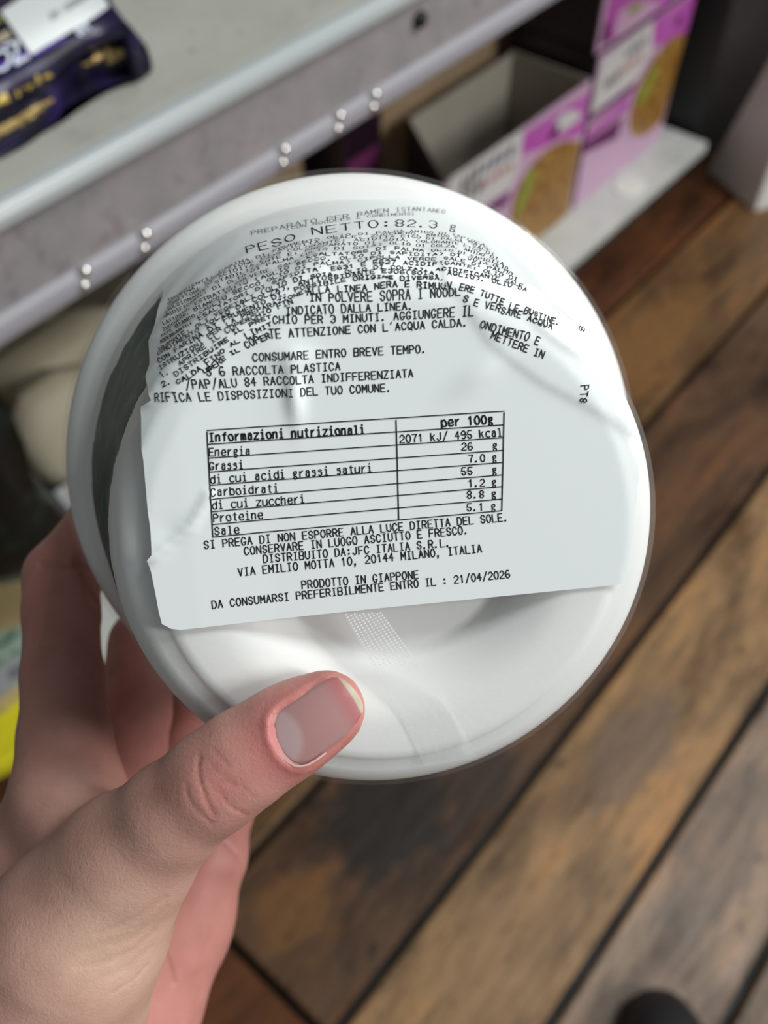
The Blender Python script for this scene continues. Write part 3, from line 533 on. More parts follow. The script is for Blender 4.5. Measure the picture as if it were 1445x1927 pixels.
hand_f = new_field()
for ch in palm:
    for a, b in zip(ch[:-1], ch[1:]): cone_field(hand_f, a, b, 7.0)
TN = np.array([0.10, -0.20, -1.0]); TN /= np.linalg.norm(TN)      # the way the thumb nail faces
for name, ch in chains.items():
    g = new_field()
    for i, (a, b) in enumerate(zip(ch[:-1], ch[1:])):
        cone_field(g, a, b, 2.0, (TN, 1.12) if name == 'thumb' and i < 4 else None)
    k = 7.0 if name == 'thumb' else 4.0 if name == 'index' else 2.5
    h = np.clip(0.5 + 0.5 * (hand_f - g) / k, 0, 1)
    hand_f = hand_f * (1 - h) + g * h - k * h * (1 - h)
# the skin yields where it presses on the wrapped bowl
XX, YY, ZZ = np.meshgrid(*[a.astype(np.float32) for a in ax], indexing='ij')
dx, dy, dz = XX - BC[0], YY - BC[1], ZZ - BC[2]
hh = dx * BA[0] + dy * BA[1] + dz * BA[2]
rr = np.sqrt(np.maximum(dx * dx + dy * dy + dz * dz - hh * hh, 0))
HP = np.array([-1, 0, 1.7, 4.4, 8.4, 51, 52.5, 53.5, 58, 61, 62.0]); RP = np.array([39.5, 41.5, 44.6, 46.4, 47.0, 57.6, 61.5, 63.2, 63.4, 62.5, 61])
bd = np.maximum(np.maximum(rr - np.interp(hh, HP, RP).astype(np.float32) - 1.6, -1.1 - hh), hh - 62.6)
hand_f = np.maximum(hand_f, -bd)
del XX, YY, ZZ, dx, dy, dz, hh, rr, bd

def surface_nets(f, origin, vx):
    """naive surface nets: one vertex per cell crossed by the zero level"""
    s = f < 0
    nx, ny, nz = f.shape
    c = np.zeros((nx - 1, ny - 1, nz - 1), np.int8)
    for i in (0, 1):
        for j in (0, 1):
            for k in (0, 1): c += s[i:nx - 1 + i, j:ny - 1 + j, k:nz - 1 + k]
    act = (c > 0) & (c < 8); idx = np.argwhere(act)
    num = -np.ones(act.shape, np.int64); num[act] = np.arange(len(idx))
    acc = np.zeros((len(idx), 3)); cnt = np.zeros(len(idx))
    corners = [(i, j, k) for i in (0, 1) for j in (0, 1) for k in (0, 1)]
    for a in corners:
        for b in corners:
            if sum(abs(p - q) for p, q in zip(a, b)) != 1 or a > b: continue
            fa = f[idx[:, 0] + a[0], idx[:, 1] + a[1], idx[:, 2] + a[2]]; fb = f[idx[:, 0] + b[0], idx[:, 1] + b[1], idx[:, 2] + b[2]]
            m = (fa < 0) != (fb < 0); t = np.where(m, fa / np.where(m, fa - fb, 1), 0)
            p = np.array(a)[None] + t[:, None] * (np.array(b) - np.array(a))[None]
            acc += np.where(m[:, None], p, 0); cnt += m
    V = (idx + acc / cnt[:, None]) * vx + origin
    F = []
    for axis in range(3):
        u, w = [(1, 2), (2, 0), (0, 1)][axis]
        sl0 = [slice(1, None)] * 3; sl1 = [slice(1, None)] * 3
        A = np.moveaxis(s, axis, 0); A0, A1 = A[:-1], A[1:]
        e = np.argwhere(np.moveaxis(A0 != A1, 0, axis))
        e = e[(e[:, u] > 0) & (e[:, w] > 0)]
        lim = np.array(act.shape); e = e[(e[:, u] < lim[u]) & (e[:, w] < lim[w])]
        def at(du, dw):
            q = e.copy(); q[:, u] += du; q[:, w] += dw; return num[q[:, 0], q[:, 1], q[:, 2]]
        quad = np.stack([at(-1, -1), at(0, -1), at(0, 0), at(-1, 0)], 1)
        ins = s[e[:, 0], e[:, 1], e[:, 2]]
        quad[~ins] = quad[~ins][:, ::-1]
        F.append(quad)
    return V, np.concatenate(F)
hand_f[0] = hand_f[-1] = 5; hand_f[:, 0] = hand_f[:, -1] = 5; hand_f[:, :, 0] = hand_f[:, :, -1] = 5
HV, HF = surface_nets(hand_f, lo, VX)
del hand_f
def quads_subdivide(V, F):
    """one round of smooth quad subdivision (edge and face points, vertices averaged)"""
    n = len(V); fc = V[F].mean(1)
    E = np.concatenate([F[:, [0, 1]], F[:, [1, 2]], F[:, [2, 3]], F[:, [3, 0]]]); fid = np.tile(np.arange(len(F)), 4)
    Es = np.sort(E, 1); uq, inv = np.unique(Es[:, 0] * n + Es[:, 1], return_inverse=True)
    e0, e1 = uq // n, uq % n; ne = len(uq)
    fs = np.zeros((ne, 3)); fcnt = np.zeros(ne); np.add.at(fs, inv, fc[fid]); np.add.at(fcnt, inv, 1)
    em = (V[e0] + V[e1]) / 2; ep = (em + fs / fcnt[:, None]) / 2
    vf = np.zeros((n, 3)); vc = np.zeros(n)
    for k in range(4): np.add.at(vf, F[:, k], fc); np.add.at(vc, F[:, k], 1)
    ve = np.zeros((n, 3)); vn = np.zeros(n)
    for e in (e0, e1): np.add.at(ve, e, em); np.add.at(vn, e, 1)
    m = vn[:, None]; nv = (vf / np.maximum(vc, 1)[:, None] + 2 * ve / np.maximum(m, 1) + (m - 3) * V) / np.maximum(m, 1)
    V2 = np.concatenate([nv, ep, fc]); ie = inv.reshape(4, -1).T + n; ic = np.arange(len(F)) + n + ne
    F2 = np.concatenate([np.stack([F[:, k], ie[:, k], ic, ie[:, (k - 1) % 4]], 1) for k in range(4)])
    return V2, F2
def relax(V, F, it, fac):
    n = len(V)
    for _ in range(it):
        acc = np.zeros((n, 3)); cnt = np.zeros(n)
        for k in range(4):
            for o in (1, 3):
                np.add.at(acc, F[:, k], V[F[:, (k + o) % 4]]); np.add.at(cnt, F[:, k], 1)
        V = V + fac * (acc / np.maximum(cnt, 1)[:, None] - V)
    return V
HV = relax(HV, HF, 3, 0.5)
HV, HF = quads_subdivide(HV, HF)
def vnormals(V, F):
    fn = np.cross(V[F[:, 2]] - V[F[:, 0]], V[F[:, 3]] - V[F[:, 1]]); n = np.zeros_like(V)
    for k in range(4): np.add.at(n, F[:, k], fn)
    return n / np.maximum(np.linalg.norm(n, axis=1), 1e-9)[:, None]
HN = vnormals(HV, HF)
if np.mean(np.sum(HN * (HV - HV.mean(0)), 1)) < 0: HF = HF[:, ::-1]; HN = -HN
PX = PCX + FPX * HV[:, 0] / HV[:, 2]; PY = PCY + FPX * HV[:, 1] / HV[:, 2]
facing = np.sum(HN * HV, 1) < 0
near = HV[:, 2]
def poly_d(pl, closed=False):
    d = np.full(len(PX), 1e9); q = list(pl) + ([pl[0]] if closed else [])
    for (x0, y0), (x1, y1) in zip(q[:-1], q[1:]):
        ex, ey = x1 - x0, y1 - y0; t = np.clip(((PX - x0) * ex + (PY - y0) * ey) / (ex * ex + ey * ey), 0, 1)
        d = np.minimum(d, np.hypot(PX - x0 - t * ex, PY - y0 - t * ey))
    return d
def in_poly(pl):
    c = np.zeros(len(PX), bool); j = len(pl) - 1
    for i in range(len(pl)):
        (xi, yi), (xj, yj) = pl[i], pl[j]
        if yi != yj: c ^= ((yi > PY) != (yj > PY)) & (PX < (xj - xi) * (PY - yi) / (yj - yi) + xi)
        j = i
    return c
NAIL = [(513, 1356), (516, 1346), (524, 1337), (540, 1325), (558, 1315), (577, 1302), (596, 1290), (614, 1279), (626, 1274), (637, 1274), (648, 1279), (659, 1288), (669, 1299), (678, 1312), (684, 1326), (684, 1340), (674, 1358), (652, 1385), (630, 1402), (611, 1416), (594, 1429), (580, 1437), (565, 1440), (553, 1438), (543, 1432), (532, 1421), (523, 1408), (516, 1392), (513, 1372)]
thumb_zone = facing & (near < 156)
disp = np.zeros(len(HV))
dn = poly_d(NAIL, True); inn = in_poly(NAIL)
lip = np.where(inn, 0, np.exp(-((dn - 9) / 9.0) ** 2)) * np.clip((690 - PX) / 60, 0, 1) * np.clip((PY - PX * 0 - 1262) / 25, 0, 1)
disp += np.where(thumb_zone, 0.24 * lip, 0)
creases = [([(375, 1425), (372, 1445), (374, 1465), (387, 1505), (403, 1535)], 4.0, 0.2), ([(412, 1487), (420, 1503), (436, 1520), (464, 1534)], 3.5, 0.15), ([(350, 1478), (353, 1500), (364, 1519), (399, 1551)], 4.0, 0.12),
           ([(398, 1440), (410, 1456), (425, 1462)], 3, 0.07), ([(430, 1470), (446, 1478), (456, 1498)], 3, 0.07), ([(405, 1478), (420, 1470), (440, 1478)], 3, 0.12), ([(400, 1410), (430, 1440)], 3, 0.08), ([(455, 1480), (475, 1500)], 3, 0.1), ([(392, 1470), (404, 1490), (412, 1512)], 3, 0.09)]
for pl, wpx, dep in creases: disp -= np.where(thumb_zone, dep * np.exp(-(poly_d(pl) / wpx) ** 2), 0)
knuckle = np.exp(-((PX - 408) ** 2 + (PY - 1482) ** 2) / 62.0 ** 2) * thumb_zone
wrist = [([(183, 1758), (226, 1743), (266, 1722), (312, 1690)], 6, 0.11), ([(213, 1780), (250, 1766), (282, 1742), (314, 1706)], 6, 0.10), ([(145, 1822), (213, 1807), (252, 1788), (290, 1752)], 6, 0.11), ([(160, 1790), (205, 1776), (240, 1760)], 5, 0.06), ([(190, 1842), (240, 1822), (285, 1780)], 5, 0.07), ([(210, 1870), (250, 1846), (280, 1815)], 3.5, 0.12)]
wz = facing & (near < 172)
for pl, wpx, dep in wrist: disp -= np.where(wz, dep * np.exp(-(poly_d(pl) / wpx) ** 2), 0)
pz = facing & (near > 180)
for pl, wpx, dep in [([(422, 1583), (440, 1600), (453, 1621)], 5, 0.4), ([(304, 1780), (318, 1810), (327, 1849)], 5, 0.4), ([(78, 1062), (120, 1058), (165, 1068), (188, 1074)], 7, 0.9), ([(80, 1215), (130, 1208), (180, 1214)], 8, 0.35), ([(62, 1335), (90, 1350), (140, 1390)], 9, 0.4)]:
    disp -= np.where(pz, dep * np.exp(-(poly_d(pl) / wpx) ** 2), 0)
HV = HV + HN * disp[:, None]
# the nail itself: a gently arched plate
ctr = np.array([598, 1357.0])
near_c = thumb_zone & (np.hypot(PX - ctr[0], PY - ctr[1]) < 8)
depth_c = np.median(HV[near_c, 2]) if near_c.any() else 138.0
NP0 = at_d(ctr[0], ctr[1], depth_c) + TN * 0.25
AXT = at_d(684, 1302, depth_c) - at_d(514, 1410, depth_c); AXT -= TN * (AXT @ TN); AXT /= np.linalg.norm(AXT)
AXW = np.cross(TN, AXT)
def on_nail(px, py, off=0.0):
    d = np.array([px - PCX, py - PCY, FPX]); k = (NP0 @ TN) / (d @ TN); p = d * k
    t, w = (p - NP0) @ AXT, (p - NP0) @ AXW
    p = p - TN * (w * w / 20.0 + t * t / 75.0 + (0.0 if t < 5 else 0.03 * (t - 5) ** 2)) + TN * off
    return p, t, w
tt = (HV - NP0) @ AXT; ww = (HV - NP0) @ AXW; hgt = (HV - NP0) @ TN
plate = -(ww * ww / 20.0 + tt * tt / 75.0 + np.where(tt < 5, 0, 0.03 * (tt - 5) ** 2))
sink = thumb_zone & inn
HV = np.where(sink[:, None], HV + TN * np.minimum(0, plate - 0.30 - hgt)[:, None], HV)
zone = np.where(thumb_zone & (dn < 13))[0]
zset = np.zeros(len(HV)); zset[zone] = np.clip((13 - dn[zone]) / 5, 0, 1)
zf = HF[(zset[HF] > 0).any(1)]
for _ in range(5):
    acc = np.zeros_like(HV); cnt = np.zeros(len(HV))
    for k in range(4):
        for o_ in (1, 3): np.add.at(acc, zf[:, k], HV[zf[:, (k + o_) % 4]]); np.add.at(cnt, zf[:, k], 1)
    ok = cnt > 0
    HV[ok] += (0.5 * zset[ok])[:, None] * (acc[ok] / cnt[ok][:, None] - HV[ok])
# skin tone varies: redder finger end and palm, paler wrist
red = np.zeros(len(HV))
red += 0.75 * np.exp(-(np.maximum(0, dn - 4) / 42.0) ** 2) * thumb_zone
red += 0.35 * np.exp(-((PX - 470) ** 2 + (PY - 1430) ** 2) / 150.0 ** 2) * thumb_zone + 0.35 * knuckle
for pl, wpx, dep in creases: red += 0.35 * np.exp(-(poly_d(pl) / (wpx * 1.3)) ** 2) * thumb_zone * dep / 0.4
red += 0.6 * np.clip((near - 166) / 22.0, 0, 1)
red = np.clip(red, 0, 1)
pale = np.exp(-((PX - 210) ** 2 + (PY - 1800) ** 2) / 170.0 ** 2) * (near < 190)
WV = (RW @ (HV / 1000).T).T + np.array([0, 0, CAM_H])

m_skin = mat('skin', (0.62, 0.40, 0.33), 0.48, 0, 0.4, Subsurface_Weight=0.22, Subsurface_Scale=0.003)
m_skin.node_tree.nodes['Principled BSDF'].inputs['Subsurface Radius'].default_value = (1.0, 0.36, 0.22)
def skin_nodes():
    m = m_skin; n, l, b = nodes(m)
    at = n.new('ShaderNodeVertexColor'); at.layer_name = 'tone'
    sp = n.new('ShaderNodeSeparateColor'); l.new(at.outputs[0], sp.inputs[0])
    c = mix(m, (0.53, 0.30, 0.245), (0.50, 0.180, 0.165), sp.outputs[0])
    c = mix(m, c, (0.55, 0.385, 0.29), math_(m, 'MULTIPLY', sp.outputs[1], 0.75))
    mot = ramp(m, noise(m, 130, 4, 0.6), [(0.3, (0.90, 0.84, 0.82)), (0.7, (1.06, 1.04, 1.03))])
    base(m, mix(m, c, mot, 1.0, 'MULTIPLY'))
    fine = noise(m, 1500, 3, 0.6, dist=0.8)
    bump(m, fine, 0.4, 0.00025)
skin_nodes()
hand_root_loc = WV.mean(0)
person = bpy.data.objects.new('person', None)
bpy.data.objects.remove(person)
me = bpy.data.meshes.new('person')
W0 = WV.mean(0)
me.from_pydata((WV - W0).tolist(), [], HF.tolist()); me.materials.append(m_skin)
for p in me.polygons: p.use_smooth = True
ca = me.color_attributes.new('tone', 'FLOAT_COLOR', 'POINT')
col = np.ones((len(WV), 4), np.float32); col[:, 0] = red; col[:, 1] = pale; col[:, 2] = 0
ca.data.foreach_set('color', col.ravel())
me.update()
person = bpy.data.objects.new('person', me); C.objects.link(person); person.location = W0
tag(person, 'bare left hand gripping the white bowl, thumb pressed on its base', 'person')
# nail mesh
nv_, nf_ = patch(NAIL, lambda x, y: (x, y), 3.2)
top, tw = [], []
for x, y in nv_:
    p, t, w = on_nail(x, y); top.append(p); tw.append((t, w))
bdist = [seg_dist((x, y), NAIL + NAIL[:1])[0] for x, y in nv_]
for i, (x, y) in enumerate(nv_):
    if bdist[i] < 7: top[i] = top[i] - TN * 0.24 * (1 - bdist[i] / 7) ** 2 * min(1, max(0, (6.2 - tw[i][0]) / 1.5))
tmin = min(t for t, w in tw); tmax = max(t for t, w in tw)
NVW = [Vector(lens_to_world(p)) for p in top]
o = mesh_obj('thumbnail', NVW, nf_, None or m_skin, person, True)
m_nail = mat('nail', (0.6, 0.4, 0.38), 0.36, 0, 0.4, Subsurface_Weight=0.15, Subsurface_Scale=0.002)
def nail_nodes():
    m = m_nail; n, l, b = nodes(m)
    at = n.new('ShaderNodeVertexColor'); at.layer_name = 'nail'
    sp = n.new('ShaderNodeSeparateColor'); l.new(at.outputs[0], sp.inputs[0])
    body = mix(m, (0.38, 0.205, 0.195), (0.40, 0.14, 0.14), ramp(m, sp.outputs[0], [(0.70, (0, 0, 0)), (0.86, (1, 1, 1))]))
    lun = mix(m, body, (0.43, 0.30, 0.295), ramp(m, sp.outputs[1], [(0.42, (0, 0, 0)), (0.55, (1, 1, 1))]))
    base(m, mix(m, lun, (0.47, 0.39, 0.28), ramp(m, sp.outputs[2], [(0.45, (0, 0, 0)), (0.6, (1, 1, 1))])))
nail_nodes()
o.data.materials.clear(); o.data.materials.append(m_nail)
ca = o.data.color_attributes.new('nail', 'FLOAT_COLOR', 'POINT')
for i, (t, w) in enumerate(tw):
    u = (t - tmin) / (tmax - tmin)
    lun = 1 - math.hypot((t - tmin - 0.2) / 4.0, (w - 1.2) / 4.6) * 0.5
    edge = 0.5 + ((t - tmax) + 1.05 + 0.018 * w * w) / 0.8 * 0.5
    ca.data[i].color = (u, max(0, lun) if u < 0.5 else 0, max(0, min(1, edge)), 1)
# dry cuticle line along the nail fold
V, F = [], []
cut = [(520, 1338), (514, 1350), (511, 1362), (511, 1376), (514, 1392), (521, 1409), (530, 1422), (541, 1434), (553, 1441), (566, 1443), (580, 1440), (596, 1431), (613, 1418)]
ribbon(cut, 3.2, lambda x, y: Vector(lens_to_world(on_nail(x, y, 0.40)[0])), V, F, 3.0)
m_cut = mat('dry_skin', (0.66, 0.50, 0.44), 0.7)
mesh_obj('cuticle', V, F, m_cut, person, False)
# ---------------------------------------------------------------- floor: wide worn planks with open joints
m_wood = mat('worn_planks', (0.3, 0.17, 0.09), 0.45, 0, 0.3)
def wood():
    m = m_wood; n, l, b = nodes(m)
    at = n.new('ShaderNodeVertexColor'); at.layer_name = 'plank'
    f1 = noise(m, 3.2, 5, 0.6, stretch=(1.0, 3.2, 1), dist=0.6)
    f2 = noise(m, 9, 6, 0.65, stretch=(1.0, 6.0, 1), loc=(4, 2, 0), dist=0.4)
    f3 = noise(m, 26, 4, 0.7, stretch=(1.0, 5.0, 1), loc=(1, 7, 0))
    c = mix(m, at.outputs[0], ramp(m, f1, [(0.32, (0.30, 0.26, 0.25)), (0.50, (0.95, 0.95, 0.95)), (0.68, (1.42, 1.22, 1.02))]), 1.0, 'MULTIPLY')
    c = mix(m, c, ramp(m, f2, [(0.30, (0.42, 0.40, 0.42)), (0.50, (1.0, 1.0, 1.0)), (0.72, (1.35, 1.25, 1.1))]), 0.85, 'MULTIPLY')
    c = mix(m, c, ramp(m, f3, [(0.33, (0.25, 0.25, 0.26)), (0.43, (1.0, 1.0, 1.0))]), 0.45, 'MULTIPLY')
    tc = n.new('ShaderNodeTexCoord')
    def stain(c, x, y, rx, ry, col, amt, wob):
        """a scorch or wear patch of its own shape on the planks"""
        mp = n.new('ShaderNodeMapping'); mp.vector_type = 'TEXTURE'
        mp.inputs['Location'].default_value = (x, y, 0); mp.inputs['Scale'].default_value = (rx, ry, 1)
        l.new(tc.outputs['Object'], mp.inputs['Vector'])
        ln = n.new('ShaderNodeVectorMath'); ln.operation = 'LENGTH'; l.new(mp.outputs['Vector'], ln.inputs[0])
        d = math_(m, 'ADD', ln.outputs['Value'], math_(m, 'MULTIPLY', math_(m, 'SUBTRACT', noise(m, 14, 4, 0.65, stretch=(1, 2.2, 1), loc=(x * 7, y * 5, 0)), 0.5), wob))
        k = ramp(m, d, [(0.62, (amt,) * 3), (0.95, (0, 0, 0))])
        return mix(m, c, col, k)
    c = stain(c, 0.285, 0.258, 0.115, 0.10, (0.018, 0.015, 0.013), 0.9, 1.5)
    c = stain(c, 0.40, 0.20, 0.06, 0.05, (0.03, 0.022, 0.017), 0.8, 1.4)
    c = stain(c, 0.125, 0.262, 0.055, 0.055, (0.17, 0.078, 0.026), 0.7, 1.6)
    c = stain(c, 0.24, 0.06, 0.13, 0.06, (0.30, 0.175, 0.085), 0.5, 1.2)
    c = stain(c, 0.50, -0.075, 0.16, 0.05, (0.10, 0.085, 0.075), 0.5, 1.8)
    c = stain(c, 0.55, 0.07, 0.12, 0.05, (0.14, 0.10, 0.08), 0.55, 1.4)
    c = stain(c, 1.25, 0.45, 0.2, 0.06, (0.22, 0.11, 0.035), 0.6, 1.4)
    speck = ramp(m, noise(m, 42, 3, 0.6, stretch=(1, 2.6, 1), loc=(9, 3, 0), dist=0.5), [(0.30, (0.16, 0.15, 0.15)), (0.39, (1, 1, 1))])
    c = mix(m, c, speck, 0.7, 'MULTIPLY')
    base(m, c)
    l.new(ramp(m, f2, [(0.3, (0.55,) * 3), (0.7, (0.34,) * 3)]), b.inputs['Roughness'])
    bump(m, f2, 0.35, 0.004)
wood()
seams_y = [-1.2, -0.95, -0.74, -0.55, -0.355, -0.165, -0.022, 0.148, 0.348, 0.543, 0.74, 0.95, 1.15, 1.4]
tones = [(0.12, .07, .04), (0.13, .075, .04), (0.12, .065, .035), (0.13, .07, .04), (0.15, .095, .06), (0.23, .158, .112), (0.245, .130, .070), (0.085, .041, .022), (0.125, .060, .024), (0.075, .027, .011), (0.1, .05, .025), (0.1, .055, .03), (0.1, .05, .03)]  # greyer tan plank near the right is raised to include its bright sheen
V, F, colr = [], [], []
for i, (y0, y1) in enumerate(zip(seams_y[:-1], seams_y[1:])):
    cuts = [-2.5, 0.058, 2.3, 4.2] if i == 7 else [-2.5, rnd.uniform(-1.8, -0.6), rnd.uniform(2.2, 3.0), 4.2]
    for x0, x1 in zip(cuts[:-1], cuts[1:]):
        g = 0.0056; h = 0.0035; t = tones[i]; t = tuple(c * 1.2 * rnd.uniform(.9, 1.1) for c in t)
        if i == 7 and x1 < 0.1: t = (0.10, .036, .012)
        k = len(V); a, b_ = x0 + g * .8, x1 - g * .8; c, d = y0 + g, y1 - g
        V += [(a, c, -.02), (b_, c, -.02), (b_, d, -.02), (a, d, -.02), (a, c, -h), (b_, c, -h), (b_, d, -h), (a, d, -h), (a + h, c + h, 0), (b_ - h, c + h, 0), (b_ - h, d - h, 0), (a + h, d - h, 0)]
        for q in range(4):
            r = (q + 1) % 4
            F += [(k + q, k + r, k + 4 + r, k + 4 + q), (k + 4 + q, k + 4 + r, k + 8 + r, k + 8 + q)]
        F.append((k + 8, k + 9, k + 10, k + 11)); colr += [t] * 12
k = len(V); V += [(-2.5, -1.2, -.018), (4.2, -1.2, -.018), (4.2, 1.4, -.018), (-2.5, 1.4, -.018)]; F.append((k, k + 1, k + 2, k + 3)); colr += [(0.012, .009, .007)] * 4
floor = structure(mesh_obj('floor', V, F, m_wood))
floor['label'] = 'worn brown wooden plank floor with dark joints'
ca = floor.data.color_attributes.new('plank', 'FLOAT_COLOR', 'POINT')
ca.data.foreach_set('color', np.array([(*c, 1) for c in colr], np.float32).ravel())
m_back = mottled('back_panel', (0.07, 0.055, 0.042), (0.10, 0.08, 0.06), 6, 0.6)
structure(mesh_obj('wall_back', *box_vf(-2.5, 4.2, 1.22, 1.26, 0, 2.6), m_back))

# ---------------------------------------------------------------- shelving
m_shelf = mat('enamelled_shelf', (0.42, 0.415, 0.38), 0.42, 0, 0.4)
def shelf_nodes():
    m = m_shelf
    f1 = noise(m, 9, 3, 0.5); f2 = noise(m, 120, 3, 0.5, loc=(2, 3, 1)); f3 = noise(m, 45, 3, .6)
    c = ramp(m, f1, [(0.3, (0.35, 0.345, 0.305)), (0.7, (0.43, 0.425, 0.385))])
    c = mix(m, c, ramp(m, f2, [(0.27, (0.55, 0.55, 0.55)), (0.36, (1, 1, 1))]), 0.6, 'MULTIPLY')
    base(m, mix(m, c, ramp(m, f3, [(0.3, (0.84, 0.83, 0.82)), (0.5, (1, 1, 1))]), 0.7, 'MULTIPLY'))
shelf_nodes()
m_rail = mat('rail_insert', (0.23, 0.205, 0.21), 0.35, 0, 0.5)
base(m_rail, mix(m_rail, ramp(m_rail, noise(m_rail, 28, 4, 0.6), [(0.3, (0.20, 0.185, 0.195)), (0.7, (0.275, 0.245, 0.245))]), ramp(m_rail, noise(m_rail, 70, 3, 0.6, loc=(5, 5, 5)), [(0.30, (0.6, 0.57, 0.58)), (0.42, (1, 1, 1))]), 0.6, 'MULTIPLY'))
m_clear = mat('clear_rail_edge', (0.25, 0.24, 0.265), 0.5, 0, 0.4)
m_clearg = mat('grey_rail_ridge', (0.34, 0.365, 0.37), 0.3, 0, 0.5)
m_dark = mat('black_plastic', (0.006, 0.007, 0.010), 0.4)
m_glint = mat('glint_mirror', (0.75, 0.74, 0.72), 0.05, 0, 1.0, Metallic=0.9) if False else mat('glint_mirror', (0.9, 0.86, 0.82), 0.06, 0.95)
SX0, SX1 = -0.9, 1.73
shelf = empty('upper_shelf', ((SX0 + SX1) / 2, 0.42, 0.835), 'grey metal shelf with clear price rail along its front edge', 'shelf')
bevel(mesh_obj('shelf_board', *box_vf(SX0, SX1, 0.405, 0.93, 0.826, 0.845), m_shelf, shelf), 0.002)
def extrude_x(prof, x0, x1):
    n = len(prof); V = [(x0, y, z) for y, z in prof] + [(x1, y, z) for y, z in prof]
    F = [(i, (i + 1) % n, (i + 1) % n + n, i + n) for i in range(n)] + [tuple(range(n - 1, -1, -1)), tuple(range(n, 2 * n))]
    return V, F
rail = mesh_obj('price_rail', *extrude_x([(.3995, .788), (.3995, .836), (.404, .836), (.404, .788)], SX0, SX1), m_rail, shelf)
bevel(mesh_obj('rail_ridge', *extrude_x([(.3945, .8335), (.394, .839), (.396, .8435), (.399, .8455), (.4045, .8460), (.4045, .8335)], SX0, SX1), m_clearg, rail), 0.0008)
bevel(mesh_obj('rail_lip', *extrude_x([(.3985, .790), (.3945, .7865), (.3935, .781), (.3945, .7755), (.398, .7735), (.402, .7745), (.404, .779), (.404, .790)], SX0, SX1), m_clear, rail), 0.0008)
def uv_ball(c, r, sq=1.0, n=12):
    V, F = [], []
    for i in range(n + 1):
        a = math.pi * i / n
        for j in range(2 * n):
            b = math.pi * j / n
            V.append((c[0] + r * math.sin(a) * math.cos(b), c[1] + r * sq * math.cos(a), c[2] + r * math.sin(a) * math.sin(b)))
    for i in range(n):
        for j in range(2 * n):
            k = (j + 1) % (2 * n); F.append((i * 2 * n + j, (i + 1) * 2 * n + j, (i + 1) * 2 * n + k, i * 2 * n + k))
    return V, F
for px, py in ((160, 508), (270, 425), (532, 250), (638, 185), (706, 146)):  # small mirror balls added along the lip to make its bright glints
    p = at_y(px, py, 0.394)
    bb = mesh_obj('rail_glint', *merge([uv_ball((p.x, .3945, .7885), .0034), uv_ball((p.x - .004, .3935, .7815), .003)]), m_glint, shelf, True)
p = at_y(790, 36, 0.398)
V, F = [], []
for y, r in ((.404, .0055), (.3955, .0055), (.3945, .0042), (.3948, .002)):
    V += [(p.x + r * math.cos(a * .3927), y, p.z + r * math.sin(a * .3927)) for a in range(16)]
F = [(i * 16 + j, i * 16 + (j + 1) % 16, (i + 1) * 16 + (j + 1) % 16, (i + 1) * 16 + j) for i in range(3) for j in range(16)] + [tuple(range(48, 64))]
mesh_obj('screw', V, F, m_dark, shelf, True)

m_deck = mat('base_deck', (0.55, 0.56, 0.53), 0.25, 0, 0.5)
base(m_deck, ramp(m_deck, noise(m_deck, 14, 3), [(0.3, (0.48, 0.49, 0.465)), (0.7, (0.60, 0.61, 0.58))]))
m_kick = mat('shadow_kickplate', (0.03, 0.027, 0.024), 0.6)  # near-black colour carries the shadow below the deck
low = empty('base_shelf', (0.5, 0.65, 0.0), 'pale grey bottom shelf deck just above the wooden floor', 'shelf')
bevel(mesh_obj('deck', *box_vf(-0.9, 1.715, 0.617, 1.2, 0.078, 0.10), m_deck, low), 0.002)
mesh_obj('kickplate', *box_vf(-0.9, 1.70, 0.655, 0.68, 0.0, 0.078), m_kick, low)
# a round price token under clear plastic on the deck
t0 = at_z(1183, 350, 0.10)
V, F = [], []
for z, r in ((.1003, .036), (.102, .036), (.1025, .033)):
    V += [(t0.x + r * math.cos(a * .2618), t0.y + r * .8 * math.sin(a * .2618), z) for a in range(24)]
F = [(i * 24 + j, i * 24 + (j + 1) % 24, (i + 1) * 24 + (j + 1) % 24, (i + 1) * 24 + j) for i in range(2) for j in range(24)] + [tuple(range(48, 72))]
m_tok = mat('pale_sticker', (0.66, 0.67, 0.62), 0.3)
tag(mesh_obj('price_sticker', V, F, m_tok, None, True), 'round pale sticker on the grey deck in front of the pink cartons', 'sticker')

# dark end panel and grey cabinet foot at the right
m_end = mat('charcoal_panel', (0.016, 0.016, 0.018), 0.5)
base(m_end, ramp(m_end, noise(m_end, 4, 2), [(0.3, (0.012, .012, .014)), (0.7, (0.026, .025, .026))]))
e0 = at_z(1318, 305, 0.0)
endp = mesh_obj('end_panel', *box_vf(1.735, 2.2, 0.652, 1.2, 0.0, 1.5), m_end); bevel(endp, 0.004)
tag(endp, 'tall charcoal end panel closing the shelf beside the pink cartons', 'panel')
m_grey = mat('grey_metal', (0.72, 0.72, 0.68), 0.45, 0.1)
gA, gB = at_z(1328, 322, 0.0), at_z(1418, 402, 0.0)
dn_ = (gB - gA); nrm = Vector((-dn_.y, dn_.x, 0)).normalized()
if nrm.x > 0: nrm = -nrm
def on_plane(px, py, p0, nv):
    r = Vector(ray(px, py)); o = Vector((0, 0, CAM_H)); return o + r * ((p0 - o).dot(nv) / r.dot(nv))
gC = on_plane(1450, 105, gA, nrm); gD = on_plane(1520, 330, gA, nrm)
top1 = on_plane(1500, 20, gA, nrm)
poly = [gA, gB, Vector((gB.x, gB.y, 0)) + (top1 - gA) * 0 + Vector((0, 0, top1.z)), gC]
v, f = prism(poly, -nrm * 0.30)
cab = mesh_obj('metal_cabinet', v, f, m_grey); bevel(cab, 0.006)
tag(cab, 'grey metal cabinet foot with slanted edge on the floor at right', 'cabinet')

